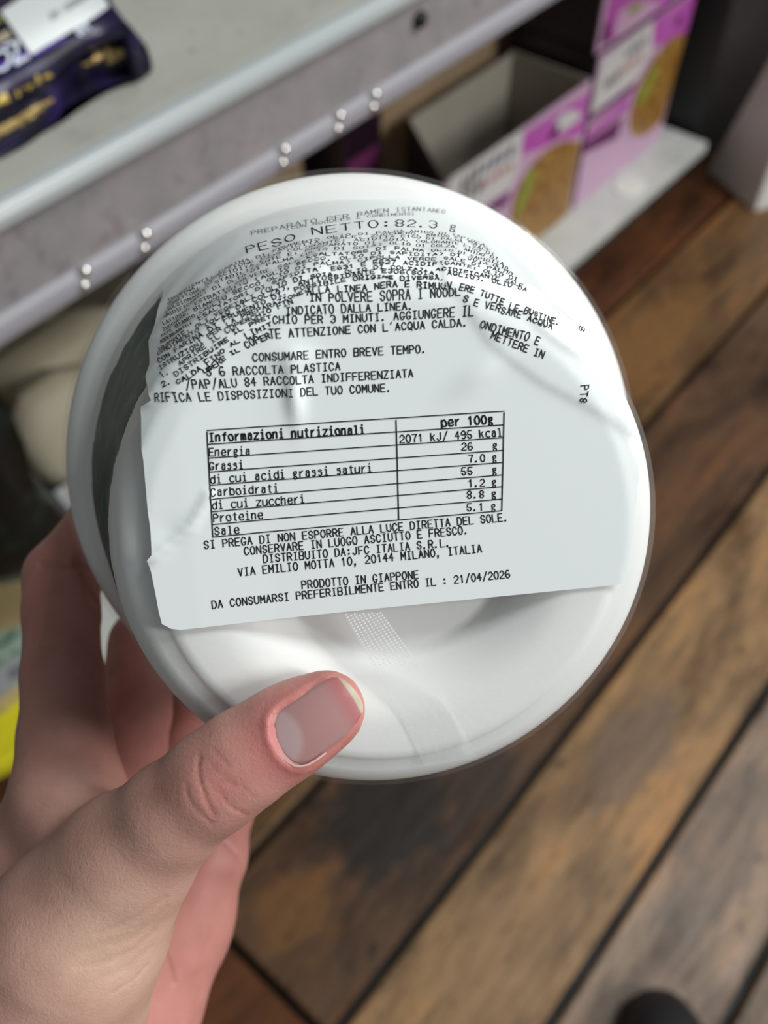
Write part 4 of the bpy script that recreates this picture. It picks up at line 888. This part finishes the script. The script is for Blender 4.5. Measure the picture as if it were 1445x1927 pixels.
# ---------------------------------------------------------------- printed cartons on the base shelf
m_card_in = mottled('grey_board_inside', (0.36, 0.335, 0.275), (0.40, 0.375, 0.31), 8, 0.7)
m_purple = mat('dark_purple_print', (0.016, 0.006, 0.014), 0.4)
m_mag = mottled('pink_print', (0.42, 0.06, 0.37), (0.47, 0.12, 0.43), 9, 0.35)
m_pale = mat('pale_pink_print', (0.52, 0.33, 0.48), 0.35)
m_deep = mat('deep_purple_print', (0.12, 0.006, 0.10), 0.35)
m_white = mat('white_print', (0.55, 0.54, 0.535), 0.4)
m_navy = mat('navy_print', (0.06, 0.065, 0.13), 0.4)
m_redp = mat('red_print', (0.38, 0.10, 0.09), 0.4)
m_brownp = mat('brown_print', (0.05, 0.03, 0.03), 0.4)
m_leaf = mat('leaf_green_print', (0.22, 0.27, 0.03), 0.4)
m_noodle = mat('noodle_print', (0.3, 0.15, 0.03), 0.4)
base(m_noodle, ramp(m_noodle, noise(m_noodle, 55, 5, 0.75, dist=2.0), [(0.36, (0.05, 0.018, 0.004)), (0.45, (0.22, 0.065, 0.012)), (0.53, (0.27, 0.15, 0.02)), (0.61, (0.42, 0.28, 0.08))]))
def flat_on_y(pxs, y, lift):
    P = [at_y(px, py, y) + Vector((0, -lift, 0)) for px, py in pxs]
    return [Vector((p.x, p.y, max(p.z, .1035))) for p in P]
def decal(name, pxs, y, lift, m, parent):
    P = flat_on_y(pxs, y, lift)
    return mesh_obj(name, P, [tuple(range(len(P)))], m, parent)
def ell(cx, cy, ax_, ay_, ang, n=28, a0=0, a1=6.2832):
    c, s = math.cos(ang), math.sin(ang)
    return [(cx + ax_ * math.cos(t) * c - ay_ * math.sin(t) * s, cy + ax_ * math.cos(t) * s + ay_ * math.sin(t) * c) for t in [a0 + (a1 - a0) * i / n for i in range(n)]]
def clip_x(poly, f):
    """keep the part of a pixel polygon where f(x, y) >= 0"""
    out = []
    for (a, b) in zip(poly, poly[1:] + poly[:1]):
        fa, fb = f(*a), f(*b)
        if fa >= 0: out.append(a)
        if fa * fb < 0:
            t = fa / (fa - fb); out.append((a[0] + (b[0] - a[0]) * t, a[1] + (b[1] - a[1]) * t))
    return out
def bars(name, p0, p1, h, n, y, lift, m, parent, seed):
    r = random.Random(seed); V, F = [], []
    d = (p1[0] - p0[0], p1[1] - p0[1])
    for i in range(n):
        t = (i + 0.15) / n; w = 0.6 / n
        hh = h * r.uniform(.65, 1.05)
        q = [(p0[0] + d[0] * t, p0[1] + d[1] * t), (p0[0] + d[0] * (t + w), p0[1] + d[1] * (t + w))]
        q += [(q[1][0] + .15 * hh, q[1][1] - hh), (q[0][0] + .15 * hh, q[0][1] - hh)]
        k = len(V); V += flat_on_y(q, y, lift); F.append((k, k + 1, k + 2, k + 3))
    return mesh_obj(name, V, F, m, parent)
def carton(label, x0, x1, y0, y1, z0, z1, open_front, skewl=0.0):
    c = empty('noodle_carton', ((x0 + x1) / 2, (y0 + y1) / 2, z0), label, 'carton', 'printed pink noodle cartons')
    t = 0.004
    # panels with real thickness; the front one is cut lower when open
    mesh_obj('front_panel', *box_vf(x0, x1, y0, y0 + t, z0, z1), m_pale, c)
    mesh_obj('side_panel', *box_vf(x1 - t, x1, y0 + t, y1, z0, z1), [m_card_in, m_purple], c)
    s = prism([(x0, y0 + t, z0), (x0 + skewl, y1, z0), (x0 + skewl, y1, z1 - (0.004 if open_front else 0)), (x0, y0 + t, z1)], (t, 0, 0))
    mesh_obj('side_panel', s[0], s[1], [m_purple, m_card_in], c, fmat=[0, 1, 0, 0, 0, 0])
    mesh_obj('back_panel', *box_vf(x0 + skewl, x1, y1 - t, y1, z0, z1 - (0.004 if open_front else 0)), m_card_in, c)
    mesh_obj('bottom', *box_vf(x0, x1 - t, y0 + t, y1 - t, z0, z0 + t), m_card_in, c)
    if not open_front: mesh_obj('top_flap', *box_vf(x0, x1, y0, y1, z1, z1 + t), m_purple, c)
    return c
FY = 0.70
b1 = carton('open topped pink and white noodle carton, nearest of the cartons', .944, 1.336, FY, .862, .1025, .352, True, 0.11)
edge1 = lambda x, y: (1112 - 0.185 * (y - 167)) - x - 1
decal('pink_field', clip_x([(975, 258), (1118, 168), (1085, 330), (965, 300)], edge1), FY, .0006, m_mag, b1)
decal('pale_band', clip_x([(960, 330), (985, 290), (1110, 245), (1100, 300), (960, 372)], edge1), FY, .0009, m_pale, b1)
decal('cloud', [(1040, 235), (1058, 212), (1085, 205), (1092, 220), (1070, 240), (1050, 250)], FY, .0012, m_white, b1)
decal('purple_mark', [(1030, 258), (1046, 232), (1052, 236), (1046, 258), (1034, 264)], FY, .0012, m_deep, b1)
decal('title_field', [(846, 335), (985, 240), (978, 305), (960, 352), (880, 405), (835, 430)], FY, .0010, m_white, b1)
bars('title_mark', (904, 328), (968, 288), 24, 4, FY, .0014, m_navy, b1, 3)
bars('title_mark', (903, 356), (966, 314), 20, 5, FY, .0014, m_redp, b1, 4)
bars('title_mark', (862, 366), (902, 332), 28, 3, FY, .0014, m_brownp, b1, 5)
bars('title_mark', (860, 388), (908, 356), 24, 3, FY, .0014, m_brownp, b1, 6)
decal('purple_stripe', [(905, 395), (972, 350), (962, 372), (930, 400), (915, 402)], FY, .0011, m_deep, b1)
bowl1 = clip_x(ell(1036, 365, 112, 62, math.radians(-60)), edge1)
decal('bowl_rim', clip_x(ell(1034, 368, 120, 70, math.radians(-60)), edge1), FY, .0012, m_pale, b1)
decal('noodle_picture', bowl1, FY, .0015, m_noodle, b1)
decal('leaf_picture', [(995, 318), (1006, 316), (1000, 350), (982, 390), (968, 418), (970, 385), (985, 345)], FY, .0018, m_leaf, b1)
decal('purple_corner', [(1025, 478), (1052, 455), (1048, 470), (1035, 482)], FY, .0016, m_deep, b1)
b2 = carton('closed pink and white noodle carton under a second one, beside charcoal panel', 1.349, 1.662, FY, .862, .1025, .384, False)
edge2 = lambda x, y: (1306 - 0.28 * (y - 5)) - x
decal('pink_field', clip_x([(1228, 40), (1300, -8), (1320, 0), (1290, 62), (1225, 92)], edge2), FY, .0006, m_mag, b2)
decal('purple_mark', [(1268, 45), (1280, 25), (1284, 32), (1274, 52)], FY, .0010, m_deep, b2)
decal('title_field', [(1133, 112), (1230, 38), (1226, 92), (1200, 145), (1110, 218), (1118, 180)], FY, .0009, m_white, b2)
bars('title_mark', (1174, 113), (1216, 80), 20, 4, FY, .0013, m_navy, b2, 8)
bars('title_mark', (1164, 144), (1208, 110), 18, 4, FY, .0013, m_redp, b2, 9)
bars('title_mark', (1134, 172), (1164, 148), 22, 3, FY, .0013, m_brownp, b2, 10)
decal('purple_stripe', [(1110, 218), (1200, 150), (1192, 168), (1108, 232)], FY, .0010, m_deep, b2)
decal('pink_band', [(1104, 250), (1195, 170), (1185, 200), (1100, 265)], FY, .0009, m_mag, b2)
decal('purple_band', [(1100, 268), (1172, 218), (1160, 260), (1095, 290)], FY, .0010, m_deep, b2)
decal('bowl_rim', clip_x(ell(1238, 168, 112, 42, math.radians(-63)), edge2), FY, .0012, m_pale, b2)
decal('noodle_picture', clip_x(ell(1242, 160, 108, 37, math.radians(-63)), edge2), FY, .0015, m_noodle, b2)
decal('leaf_picture', [(1232, 120), (1238, 125), (1215, 180), (1196, 205), (1200, 180), (1220, 140)], FY, .0018, m_leaf, b2)
b3 = carton('pink noodle carton lying on top of the closed carton', 1.339, 1.70, FY + .004, .862, .3895, .66, False)
decal('pink_field', [(1128, 88), (1150, -20), (1290, -60), (1262, 6)], FY + .004, .0006, m_mag, b3)
decal('cloud', [(1152, 62), (1165, 20), (1200, 0), (1245, 5), (1225, 25), (1170, 65)], FY + .004, .0010, m_pale, b3)
decal('leaf_picture', [(1178, 22), (1195, 5), (1212, 0), (1200, 18), (1185, 28)], FY + .004, .0014, m_leaf, b3)
decal('purple_mark', [(1128, 88), (1138, 40), (1148, 42), (1145, 76)], FY + .004, .0010, m_deep, b3)
# brown corrugated tray behind, and the dark packs round it
m_brown = mottled('brown_cardboard', (0.30, 0.21, 0.125), (0.36, 0.26, 0.16), 10, 0.75)
tray = empty('cardboard_tray', (1.3, 1.0, .1), 'brown cardboard tray behind the open pink carton', 'tray')
mesh_obj('back_panel', *box_vf(1.03, 1.66, 1.12, 1.125, .1025, .44), m_brown, tray)
mesh_obj('bottom', *box_vf(1.03, 1.66, .90, 1.12, .1025, .107), m_brown, tray)
mesh_obj('side_panel', *box_vf(1.03, 1.035, .905, 1.12, .107, .36), m_brown, tray)
v, f = prism([(1.035, .90, .400), (1.60, .90, .420), (1.62, .985, .44), (1.06, .985, .43)], (0, .002, .004)); mesh_obj('front_flap', v, f, m_brown, tray)
v, f = prism([(1.035, .90, .107), (1.60, .90, .107), (1.60, .90, .420), (1.035, .90, .400)], (0, .004, 0)); mesh_obj('front_panel', v, f, m_brown, tray)
tray2 = empty('cardboard_tray', (.8, 1.1, .1), 'dim brown carton tray deep in the shelf under the red box', 'tray')
mesh_obj('front_panel', *box_vf(.60, .90, .95, .954, .1025, .33), m_brown, tray2)
mesh_obj('bottom', *box_vf(.60, .90, .954, 1.2, .1025, .107), m_brown, tray2)
mesh_obj('side_panel', *box_vf(.60, .604, .954, 1.2, .107, .33), m_brown, tray2)
mesh_obj('side_panel', *box_vf(.896, .90, .954, 1.2, .107, .33), m_brown, tray2)
m_dkp = mat('dark_pack', (0.02, 0.008, 0.018), 0.35)
pk = empty('snack_box', (.97, .95, .10), 'dark purple box between the two brown cardboard trays', 'box')
bevel(mesh_obj('box_body', *box_vf(.935, 1.02, .89, 1.06, .1025, .40), m_dkp, pk), .003)
mesh_obj('pink_panel', *box_vf(.94, 1.015, .8885, .8898, .27, .315), mat('plum_print', (0.16, 0.03, 0.11), .4), pk)
m_redpk = mat('red_pack', (0.22, 0.035, 0.012), 0.4)
redbar = mesh_obj('red_box', *box_vf(.72, .90, .957, 1.05, .332, .47), m_redpk); bevel(redbar, .02, 3)
tag(redbar, 'red orange box on a brown tray, seen just below the price rail', 'box')
r2 = at_y(380, 400, .72)
rp = mesh_obj('red_packet', *box_vf(r2.x - .02, r2.x + .035, .72, .78, .1005, r2.z + .03), m_redpk); bevel(rp, .006)
tag(rp, 'small red packet above the left rim of the white bowl', 'packet')
rk = mesh_obj('dark_packet', *box_vf(r2.x - .075, r2.x - .026, .72, .78, .1005, r2.z + .02), m_dkp); bevel(rk, .006)
tag(rk, 'small dark packet left of the red packet behind the bowl', 'packet')

# beige paper packs at the left
m_beige = mottled('beige_paper', (0.40, 0.36, 0.26), (0.45, 0.41, 0.31), 5, 0.65)
def sack(name, label, cat, px_pts, depth_y, thick, m, bulge=.03):
    """rounded pack standing behind the rail: outline at depth_y, given bulging front and back"""
    P = [at_y(px, py, depth_y) for px, py in px_pts]; n = len(P)
    c = sum(P, Vector()) / n; V, F = [], []
    rings = [(1.0, 0.0), (0.97, -.35), (0.86, -.72), (0.62, -.93), (0.3, -1.0)]
    for sgn in (1, -1):
        for s_, d in rings:
            for p in P: V.append(c + (p - c) * s_ + Vector((0, sgn * d * (bulge if sgn > 0 else thick), 0)))
        V.append(c + Vector((0, -sgn * (bulge if sgn > 0 else thick), 0)))
    m_ = len(rings); tot = m_ * n + 1
    for q in range(2):
        o = q * tot
        for i in range(m_ - 1):
            for j in range(n):
                k = (j + 1) % n; a = (o + i * n + j, o + i * n + k, o + (i + 1) * n + k, o + (i + 1) * n + j); F.append(a if q else a[::-1])
        for j in range(n):
            k = (j + 1) % n; a = (o + (m_ - 1) * n + j, o + (m_ - 1) * n + k, o + tot - 1); F.append(a if q else a[::-1])
    ob = mesh_obj(name, V, F, m, None, True); tag(ob, label, cat, 'beige paper packs'); return ob
sack('paper_pack', 'rounded beige paper pack directly left of the bowl', 'pack', [(18, 800), (40, 745), (110, 700), (190, 690), (240, 760), (230, 860), (170, 930), (100, 925), (50, 880), (25, 840)], .69, .04, m_beige)
sack('paper_pack', 'long beige paper pack lying above the rounded one', 'pack', [(-120, 790), (-40, 735), (60, 665), (170, 590), (230, 570), (240, 600), (150, 680), (70, 730), (10, 770), (-100, 860)], .81, .04, m_beige)
sack('paper_pack', 'shadowed beige paper pack under the price rail', 'pack', [(-150, 690), (-20, 630), (150, 530), (290, 470), (300, 520), (180, 600), (40, 690), (-60, 740)], .92, .04, m_beige)
sack('paper_pack', 'lowest beige paper pack, half hidden behind the black bag', 'pack', [(-140, 880), (-40, 800), (40, 760), (120, 735), (120, 790), (30, 810), (-60, 850), (-130, 930)], .765, .02, m_beige)
# support crate for those packs
m_crate = mat('dark_crate', (0.02, 0.018, 0.014), .6)
cr = mesh_obj('display_crate', *box_vf(.16, .56, .80, 1.15, .102, .24), m_crate); bevel(cr, .004)
tag(cr, 'dark display crate under the beige paper packs', 'crate')
# black bag, leafy packs, yellow box
m_blackbag = mat('black_foil', (0.004, 0.005, 0.004), 0.3)
base(m_blackbag, ramp(m_blackbag, noise(m_blackbag, 22, 3), [(0.5, (0.004, .005, .004)), (0.75, (0.012, 0.03, 0.016))]))
bb = empty('foil_bag', at_y(20, 950, .66), 'black foil bag with white tag, left of the index finger', 'bag')
P = [at_y(px, py, .66) for px, py in [(-120, 780), (-10, 730), (20, 830), (60, 890), (110, 940), (160, 985), (150, 1040), (60, 1075), (-20, 1090), (-130, 1100)]]
n = len(P); c = sum(P, Vector()) / n; V, F = [], []
for s_, d in ((1, 0), (.93, -.02), (.7, -.035), (.3, -.04)): V += [c + (p - c) * s_ + Vector((0, d, 0)) for p in P]
V += [p + Vector((0, .06, 0)) for p in P]
F = [(i * n + j, i * n + (j + 1) % n, (i + 1) * n + (j + 1) % n, (i + 1) * n + j) for i in range(3) for j in range(n)] + [tuple(range(3 * n, 4 * n))] + [(j, 4 * n + j, 4 * n + (j + 1) % n, (j + 1) % n) for j in range(n)] + [tuple(range(5 * n - 1, 4 * n - 1, -1))]
mesh_obj('bag_body', V, F, m_blackbag, bb, True)
v, f = prism([at_y(px, py, .645) for px, py in [(104, 928), (150, 900), (185, 930), (175, 985), (135, 965)]], (0, .003, 0))
mesh_obj('white_tag', v, f, mat('grey_white_tag', (0.42, 0.44, 0.45), .5), bb)
def slab(name, label, cat, pxs, z, th, m, group=None):
    P = [at_z(px, py, z) for px, py in pxs]; v, f = prism(P, (0, 0, -th)); o = mesh_obj(name, v, f, m); bevel(o, .003)
    if label: tag(o, label, cat, group)
    return o
m_yel = mat('yellow_print', (0.62, 0.56, 0.015), .4)
base(m_yel, ramp(m_yel, noise(m_yel, 30, 3, .5), [(0.28, (0.40, 0.36, 0.01)), (0.40, (0.62, 0.56, 0.015))]))
yb = slab('flat_box', 'bright yellow flat box at the shelf front, left edge', 'box', [(-120, 1385), (0, 1325), (75, 1285), (70, 1395), (0, 1440), (-120, 1500)], .128, .0275, m_yel)
m_tan = mottled('tan_print', (0.36, 0.27, 0.12), (0.40, 0.31, 0.16), 10, .45)
tp = slab('flat_pack', 'tan pack with green leaf print and grey barcode strip beside the finger', 'pack', [(-120, 1130), (0, 1045), (80, 1000), (85, 1250), (0, 1325), (-120, 1385)], .150, .022, m_tan)
def top_decal(name, pxs, z, m, parent): return mesh_obj(name, [at_z(px, py, z) for px, py in pxs], [tuple(range(len(pxs)))], m, parent)
m_mint = mat('mint_print', (0.30, 0.38, 0.31), .4); base(m_mint, ramp(m_mint, noise(m_mint, 60, 3, .6), [(0.36, (0.02, 0.09, 0.03)), (0.5, (0.26, 0.35, 0.28)), (0.7, (0.40, 0.47, 0.40))]))
m_teal = mat('teal_print', (0.09, 0.16, 0.11), .4)
m_gstrip = mat('grey_strip', (0.30, 0.32, 0.33), .4)
top_decal('teal_band', [(-120, 1125), (0, 1045), (80, 1005), (80, 1050), (0, 1085), (-120, 1150)], .1503, m_teal, tp)
top_decal('leaf_band', [(-120, 1260), (0, 1190), (80, 1165), (80, 1215), (0, 1255), (-120, 1310)], .1503, m_mint, tp)
top_decal('barcode_strip', [(-120, 1310), (0, 1252), (80, 1205), (80, 1258), (0, 1310), (-120, 1370)], .1504, m_gstrip, tp)
V, F = [], []
for i in range(11):
    t = i / 11; x0, y0 = 15 + 30 * t, 1262 - 16 * t; k = len(V); w = 1.0 + (i * 7 % 3) * .5
    V += [at_z(x0, y0, .1508), at_z(x0 + w, y0 - w * .5, .1508), at_z(x0 + w + 2, y0 + 18, .1508), at_z(x0 + 2, y0 + 18 + w * .5, .1508)]; F.append((k, k + 1, k + 2, k + 3))
mesh_obj('barcode', V, F, mat('barcode_ink', (0.12, .12, .13), .5), tp)

# ---------------------------------------------------------------- the navy snack bag on the upper shelf
m_navybag = mat('navy_foil', (0.012, 0.008, 0.035), 0.3, 0.0, 0.35)
base(m_navybag, ramp(m_navybag, noise(m_navybag, 38, 3, .5), [(0.4, (0.006, 0.005, 0.014)), (0.6, (0.018, 0.010, 0.055)), (0.78, (0.05, 0.03, 0.16))]))
m_gold = mat('gold_print', (0.46, 0.33, 0.06), 0.35, 0.3)
m_goldbox = mat('gold_foil_box', (0.36, 0.26, 0.10), 0.28, 0.5)
base(m_goldbox, ramp(m_goldbox, noise(m_goldbox, 400, 2, .6), [(0.35, (0.20, 0.13, 0.05)), (0.6, (0.60, 0.43, 0.17))]))
m_stick = mat('sticker_paper', (0.74, 0.77, 0.77), 0.45)
m_violet = mat('violet_print', (0.10, 0.05, 0.35), 0.3)
rows = [
 (0.8475, [(-160, 372), (0, 288), (60, 252), (105, 217), (145, 162), (205, 143), (288, 126)]),
 (0.856, [(-160, 335), (0, 255), (55, 222), (100, 192), (140, 140), (200, 114), (282, 104)]),
 (0.863, [(-160, 305), (0, 222), (50, 190), (95, 165), (135, 120), (195, 88), (272, 82)]),
 (0.872, [(-160, 262), (0, 190), (50, 160), (95, 135), (140, 105), (190, 78), (253, 58)]),
 (0.880, [(-175, 210), (-8, 140), (42, 112), (88, 88), (130, 66), (178, 45), (232, 34)]),
 (0.884, [(-190, 150), (-25, 80), (30, 55), (75, 38), (118, 20), (165, 5), (213, 8)]),
 (0.880, [(-230, 60), (-60, 0), (0, -30), (45, -45), (90, -60), (135, -70), (185, -45)]),
 (0.862, [(-270, -20), (-100, -80), (-40, -105), (5, -125), (50, -145), (95, -160), (150, -140)]),
]
grid = [[at_z(px, py, z) for px, py in r] for z, r in rows]
def bag_pt(u, w):
    a = min(max(u, 0), 1) * 6; b = min(max(w, 0), 1) * 7
    i, j = min(int(a), 5), min(int(b), 6); fa, fb = a - i, b - j
    g = grid
    def cr(p, t): return 0.5 * ((2 * p[1]) + (p[2] - p[0]) * t + (2 * p[0] - 5 * p[1] + 4 * p[2] - p[3]) * t * t + (3 * p[1] - p[0] - 3 * p[2] + p[3]) * t ** 3)
    def row(k):
        r = g[min(max(k, 0), 7)]; return cr([r[min(max(i + d, 0), 6)] for d in (-1, 0, 1, 2)], fa)
    return cr([row(j + d) for d in (-1, 0, 1, 2)], fb)
nu, nw = 60, 56
V = [bag_pt(i / nu, j / nw) for j in range(nw + 1) for i in range(nu + 1)]
top_n = len(V)
V += [Vector((p.x, p.y, max(.8462, p.z - .035 if 0 < (k // (nu + 1)) < nw and 0 < (k % (nu + 1)) < nu else p.z - .0008))) for k, p in enumerate(V)]
F = []
for j in range(nw):
    for i in range(nu):
        a = j * (nu + 1) + i; q = (a, a + 1, a + nu + 2, a + nu + 1); F.append(q); F.append(tuple(x + top_n for x in q[::-1]))
bd_ = [i for i in range(nu + 1)] + [(j + 1) * (nu + 1) + nu for j in range(nw)] + [nw * (nu + 1) + i for i in range(nu - 1, -1, -1)] + [j * (nu + 1) for j in range(nw - 1, 0, -1)]
for a, b in zip(bd_, bd_[1:] + bd_[:1]): F.append((a, a + top_n, b + top_n, b))
bag = empty('snack_bag', at_z(150, 60, .846), 'navy foil snack bag with gold print and white sticker on the upper shelf', 'snack bag')
body = mesh_obj('bag_body', V, F, m_navybag, bag, True)
tree = BVHTree.FromPolygons(V, [f for f in F if max(f) < top_n])
def on_bag(px, py, lift=.0005):
    o = Vector((0, 0, CAM_H)); d = Vector(ray(px, py)).normalized()
    h = tree.ray_cast(o, d)
    if h[0] is None: return at_z(px, py, .872)
    nn = h[1] if h[1].z > 0 else -h[1]
    return h[0] + nn * (lift + .0006)
def bag_quad(name, q, m, lift, n=8, parent=None):
    V, F = [], []
    for j in range(n + 1):
        for i in range(n + 1):
            u, w = i / n, j / n
            x = (q[0][0] * (1 - u) + q[1][0] * u) * (1 - w) + (q[3][0] * (1 - u) + q[2][0] * u) * w
            y = (q[0][1] * (1 - u) + q[1][1] * u) * (1 - w) + (q[3][1] * (1 - u) + q[2][1] * u) * w
            V.append(on_bag(x, y, lift))
    F = [(j * (n + 1) + i, j * (n + 1) + i + 1, (j + 1) * (n + 1) + i + 1, (j + 1) * (n + 1) + i) for j in range(n) for i in range(n)]
    return mesh_obj(name, V, F, m, parent or bag, True)
stk = bag_quad('white_sticker', [(3, 28), (59, 108), (207, 18), (150, -70)], m_stick, .0012, 10)
def bag_text(name, s, p0, p1, up_, w, m, lift, parent=None):
    V, F = [], []; n = len(s)
    for i, ch in enumerate(s):
        for st in glyph(ch):
            pts = []
            for x, y in st:
                t = (i + x) / (n - 0.25); pts.append((p0[0] + (p1[0] - p0[0]) * t + up_[0] * y, p0[1] + (p1[1] - p0[1]) * t + up_[1] * y))
            ribbon(pts, w, lambda a, b: on_bag(a, b, lift), V, F, 2.5)
    return mesh_obj(name, V, F, m, parent or bag)
m_txw = mat('white_letters', (0.62, 0.66, 0.75), .35)
m_txg = mat('grey_letters', (0.26, 0.27, 0.28), .5)
bag_quad('violet_stripe', [(-30, 138), (54, 98), (57, 106), (-30, 152)], m_violet, .0006, 6)
bag_quad('violet_stripe', [(60, 106), (122, 74), (124, 78), (62, 110)], m_violet, .0006, 6)
bag_quad('tan_window', [(-30, 85), (17, 60), (24, 74), (-30, 100)], mat('tan_picture', (0.42, 0.36, 0.27), .4), .0006, 5)
bag_quad('green_spot', [(-30, 45), (2, 34), (6, 46), (-30, 62)], m_leaf, .0008, 5)
V, F = [], []
for pl in ([(10.6, 94.7), (33.6, 86), (28.7, 126), (52, 113)], [(3 + 15.5 * math.cos(a) , 121 + 17.5 * math.sin(a) - 4 * math.cos(a)) for a in [k * .3307 for k in range(20)]]):
    ribbon(pl, 6.2, lambda a, b: on_bag(a, b, .0018), V, F, 2.5)
mesh_obj('bold_letters', V, F, m_txw, bag)
bag_text('small_letters', '8X', (146, 70), (168, 56), (-5, -13), 3.2, m_txw, .0012)
bag_text('gold_letters', 'dLumin', (-6, 206), (97, 150), (-7, -17), 5.6, m_gold, .0026)
bag_quad('gold_swoosh', [(50, 182), (115, 138), (126, 130), (62, 180)], m_gold, .0010, 6)
bag_quad('gold_swoosh', [(-30, 226), (20, 200), (42, 186), (-20, 226)], m_gold, .0010, 6)
bag_quad('gold_swoosh', [(112, 140), (128, 120), (136, 116), (122, 144)], m_gold, .0010, 4)
for q in ([(-50, 262), (-2, 236), (8, 262), (-50, 292)], [(-2, 236), (36, 217), (44, 236), (4, 262)], [(36, 216), (94, 184), (102, 204), (48, 238)], [(101, 180), (136, 140), (144, 146), (110, 196)], [(142, 130), (190, 92), (194, 108), (148, 138)], [(197, 90), (262, 90), (265, 112), (199, 118)], [(266, 88), (274, 86), (284, 106), (272, 114)]):
    bag_quad('gold_box', q, m_goldbox, .0010, 6)
bag_text('sticker_text', 'DI CONSUM', (102, 44), (178, -2), (-5, -9), 1.9, m_txg, .0019, stk)

# ---------------------------------------------------------------- the photographer's shoe
m_shoe = mat('black_leather', (0.010, 0.010, 0.012), 0.45)
m_sole = mat('black_rubber', (0.006, 0.006, 0.007), 0.6)
tip = at_z(1236, 1856, 0.03); hd = Vector((0.72, 0.62, 0)).normalized(); sd = Vector((hd.y, -hd.x, 0))
shoe = empty('shoe', (tip.x - hd.x * .14, tip.y - hd.y * .14, 0), 'toe of a black shoe standing on the planks at the bottom', 'shoe')
def shoe_ring(t, z, sc):
    out = []
    L = .28; W = .060
    for i in range(32):
        a = 2 * math.pi * i / 32; x = math.cos(a); y = math.sin(a)
        l = x * L / 2; w = y * W * (1.0 if x > -.2 else .82) * (1 - .08 * abs(x))
        w = math.copysign(abs(y) ** .8, y) * W * (1 - .12 * max(0, -x))
        out.append(Vector((tip.x, tip.y, z)) - hd * (L / 2) + hd * l * sc - hd * (L / 2) * (1 - sc) * t + sd * w * sc)
    return out
def rings(rs):
    n = len(rs[0]); V = [p for r in rs for p in r]
    F = [(i * n + j, i * n + (j + 1) % n, (i + 1) * n + (j + 1) % n, (i + 1) * n + j) for i in range(len(rs) - 1) for j in range(n)]
    return V, F + [tuple(range(n - 1, -1, -1)), tuple(range(len(V) - n, len(V)))]
v, f = rings([shoe_ring(0, .0005, .97), shoe_ring(0, .006, 1.0), shoe_ring(0, .020, 1.0), shoe_ring(0, .022, .98)]); mesh_obj('sole', v, f, m_sole, shoe, True)
v, f = rings([shoe_ring(0, .022, .965), shoe_ring(.3, .036, .95), shoe_ring(.6, .050, .88), shoe_ring(.9, .062, .74), shoe_ring(1.1, .074, .56), shoe_ring(1.25, .09, .42)]); mesh_obj('upper', v, f, m_shoe, shoe, True)
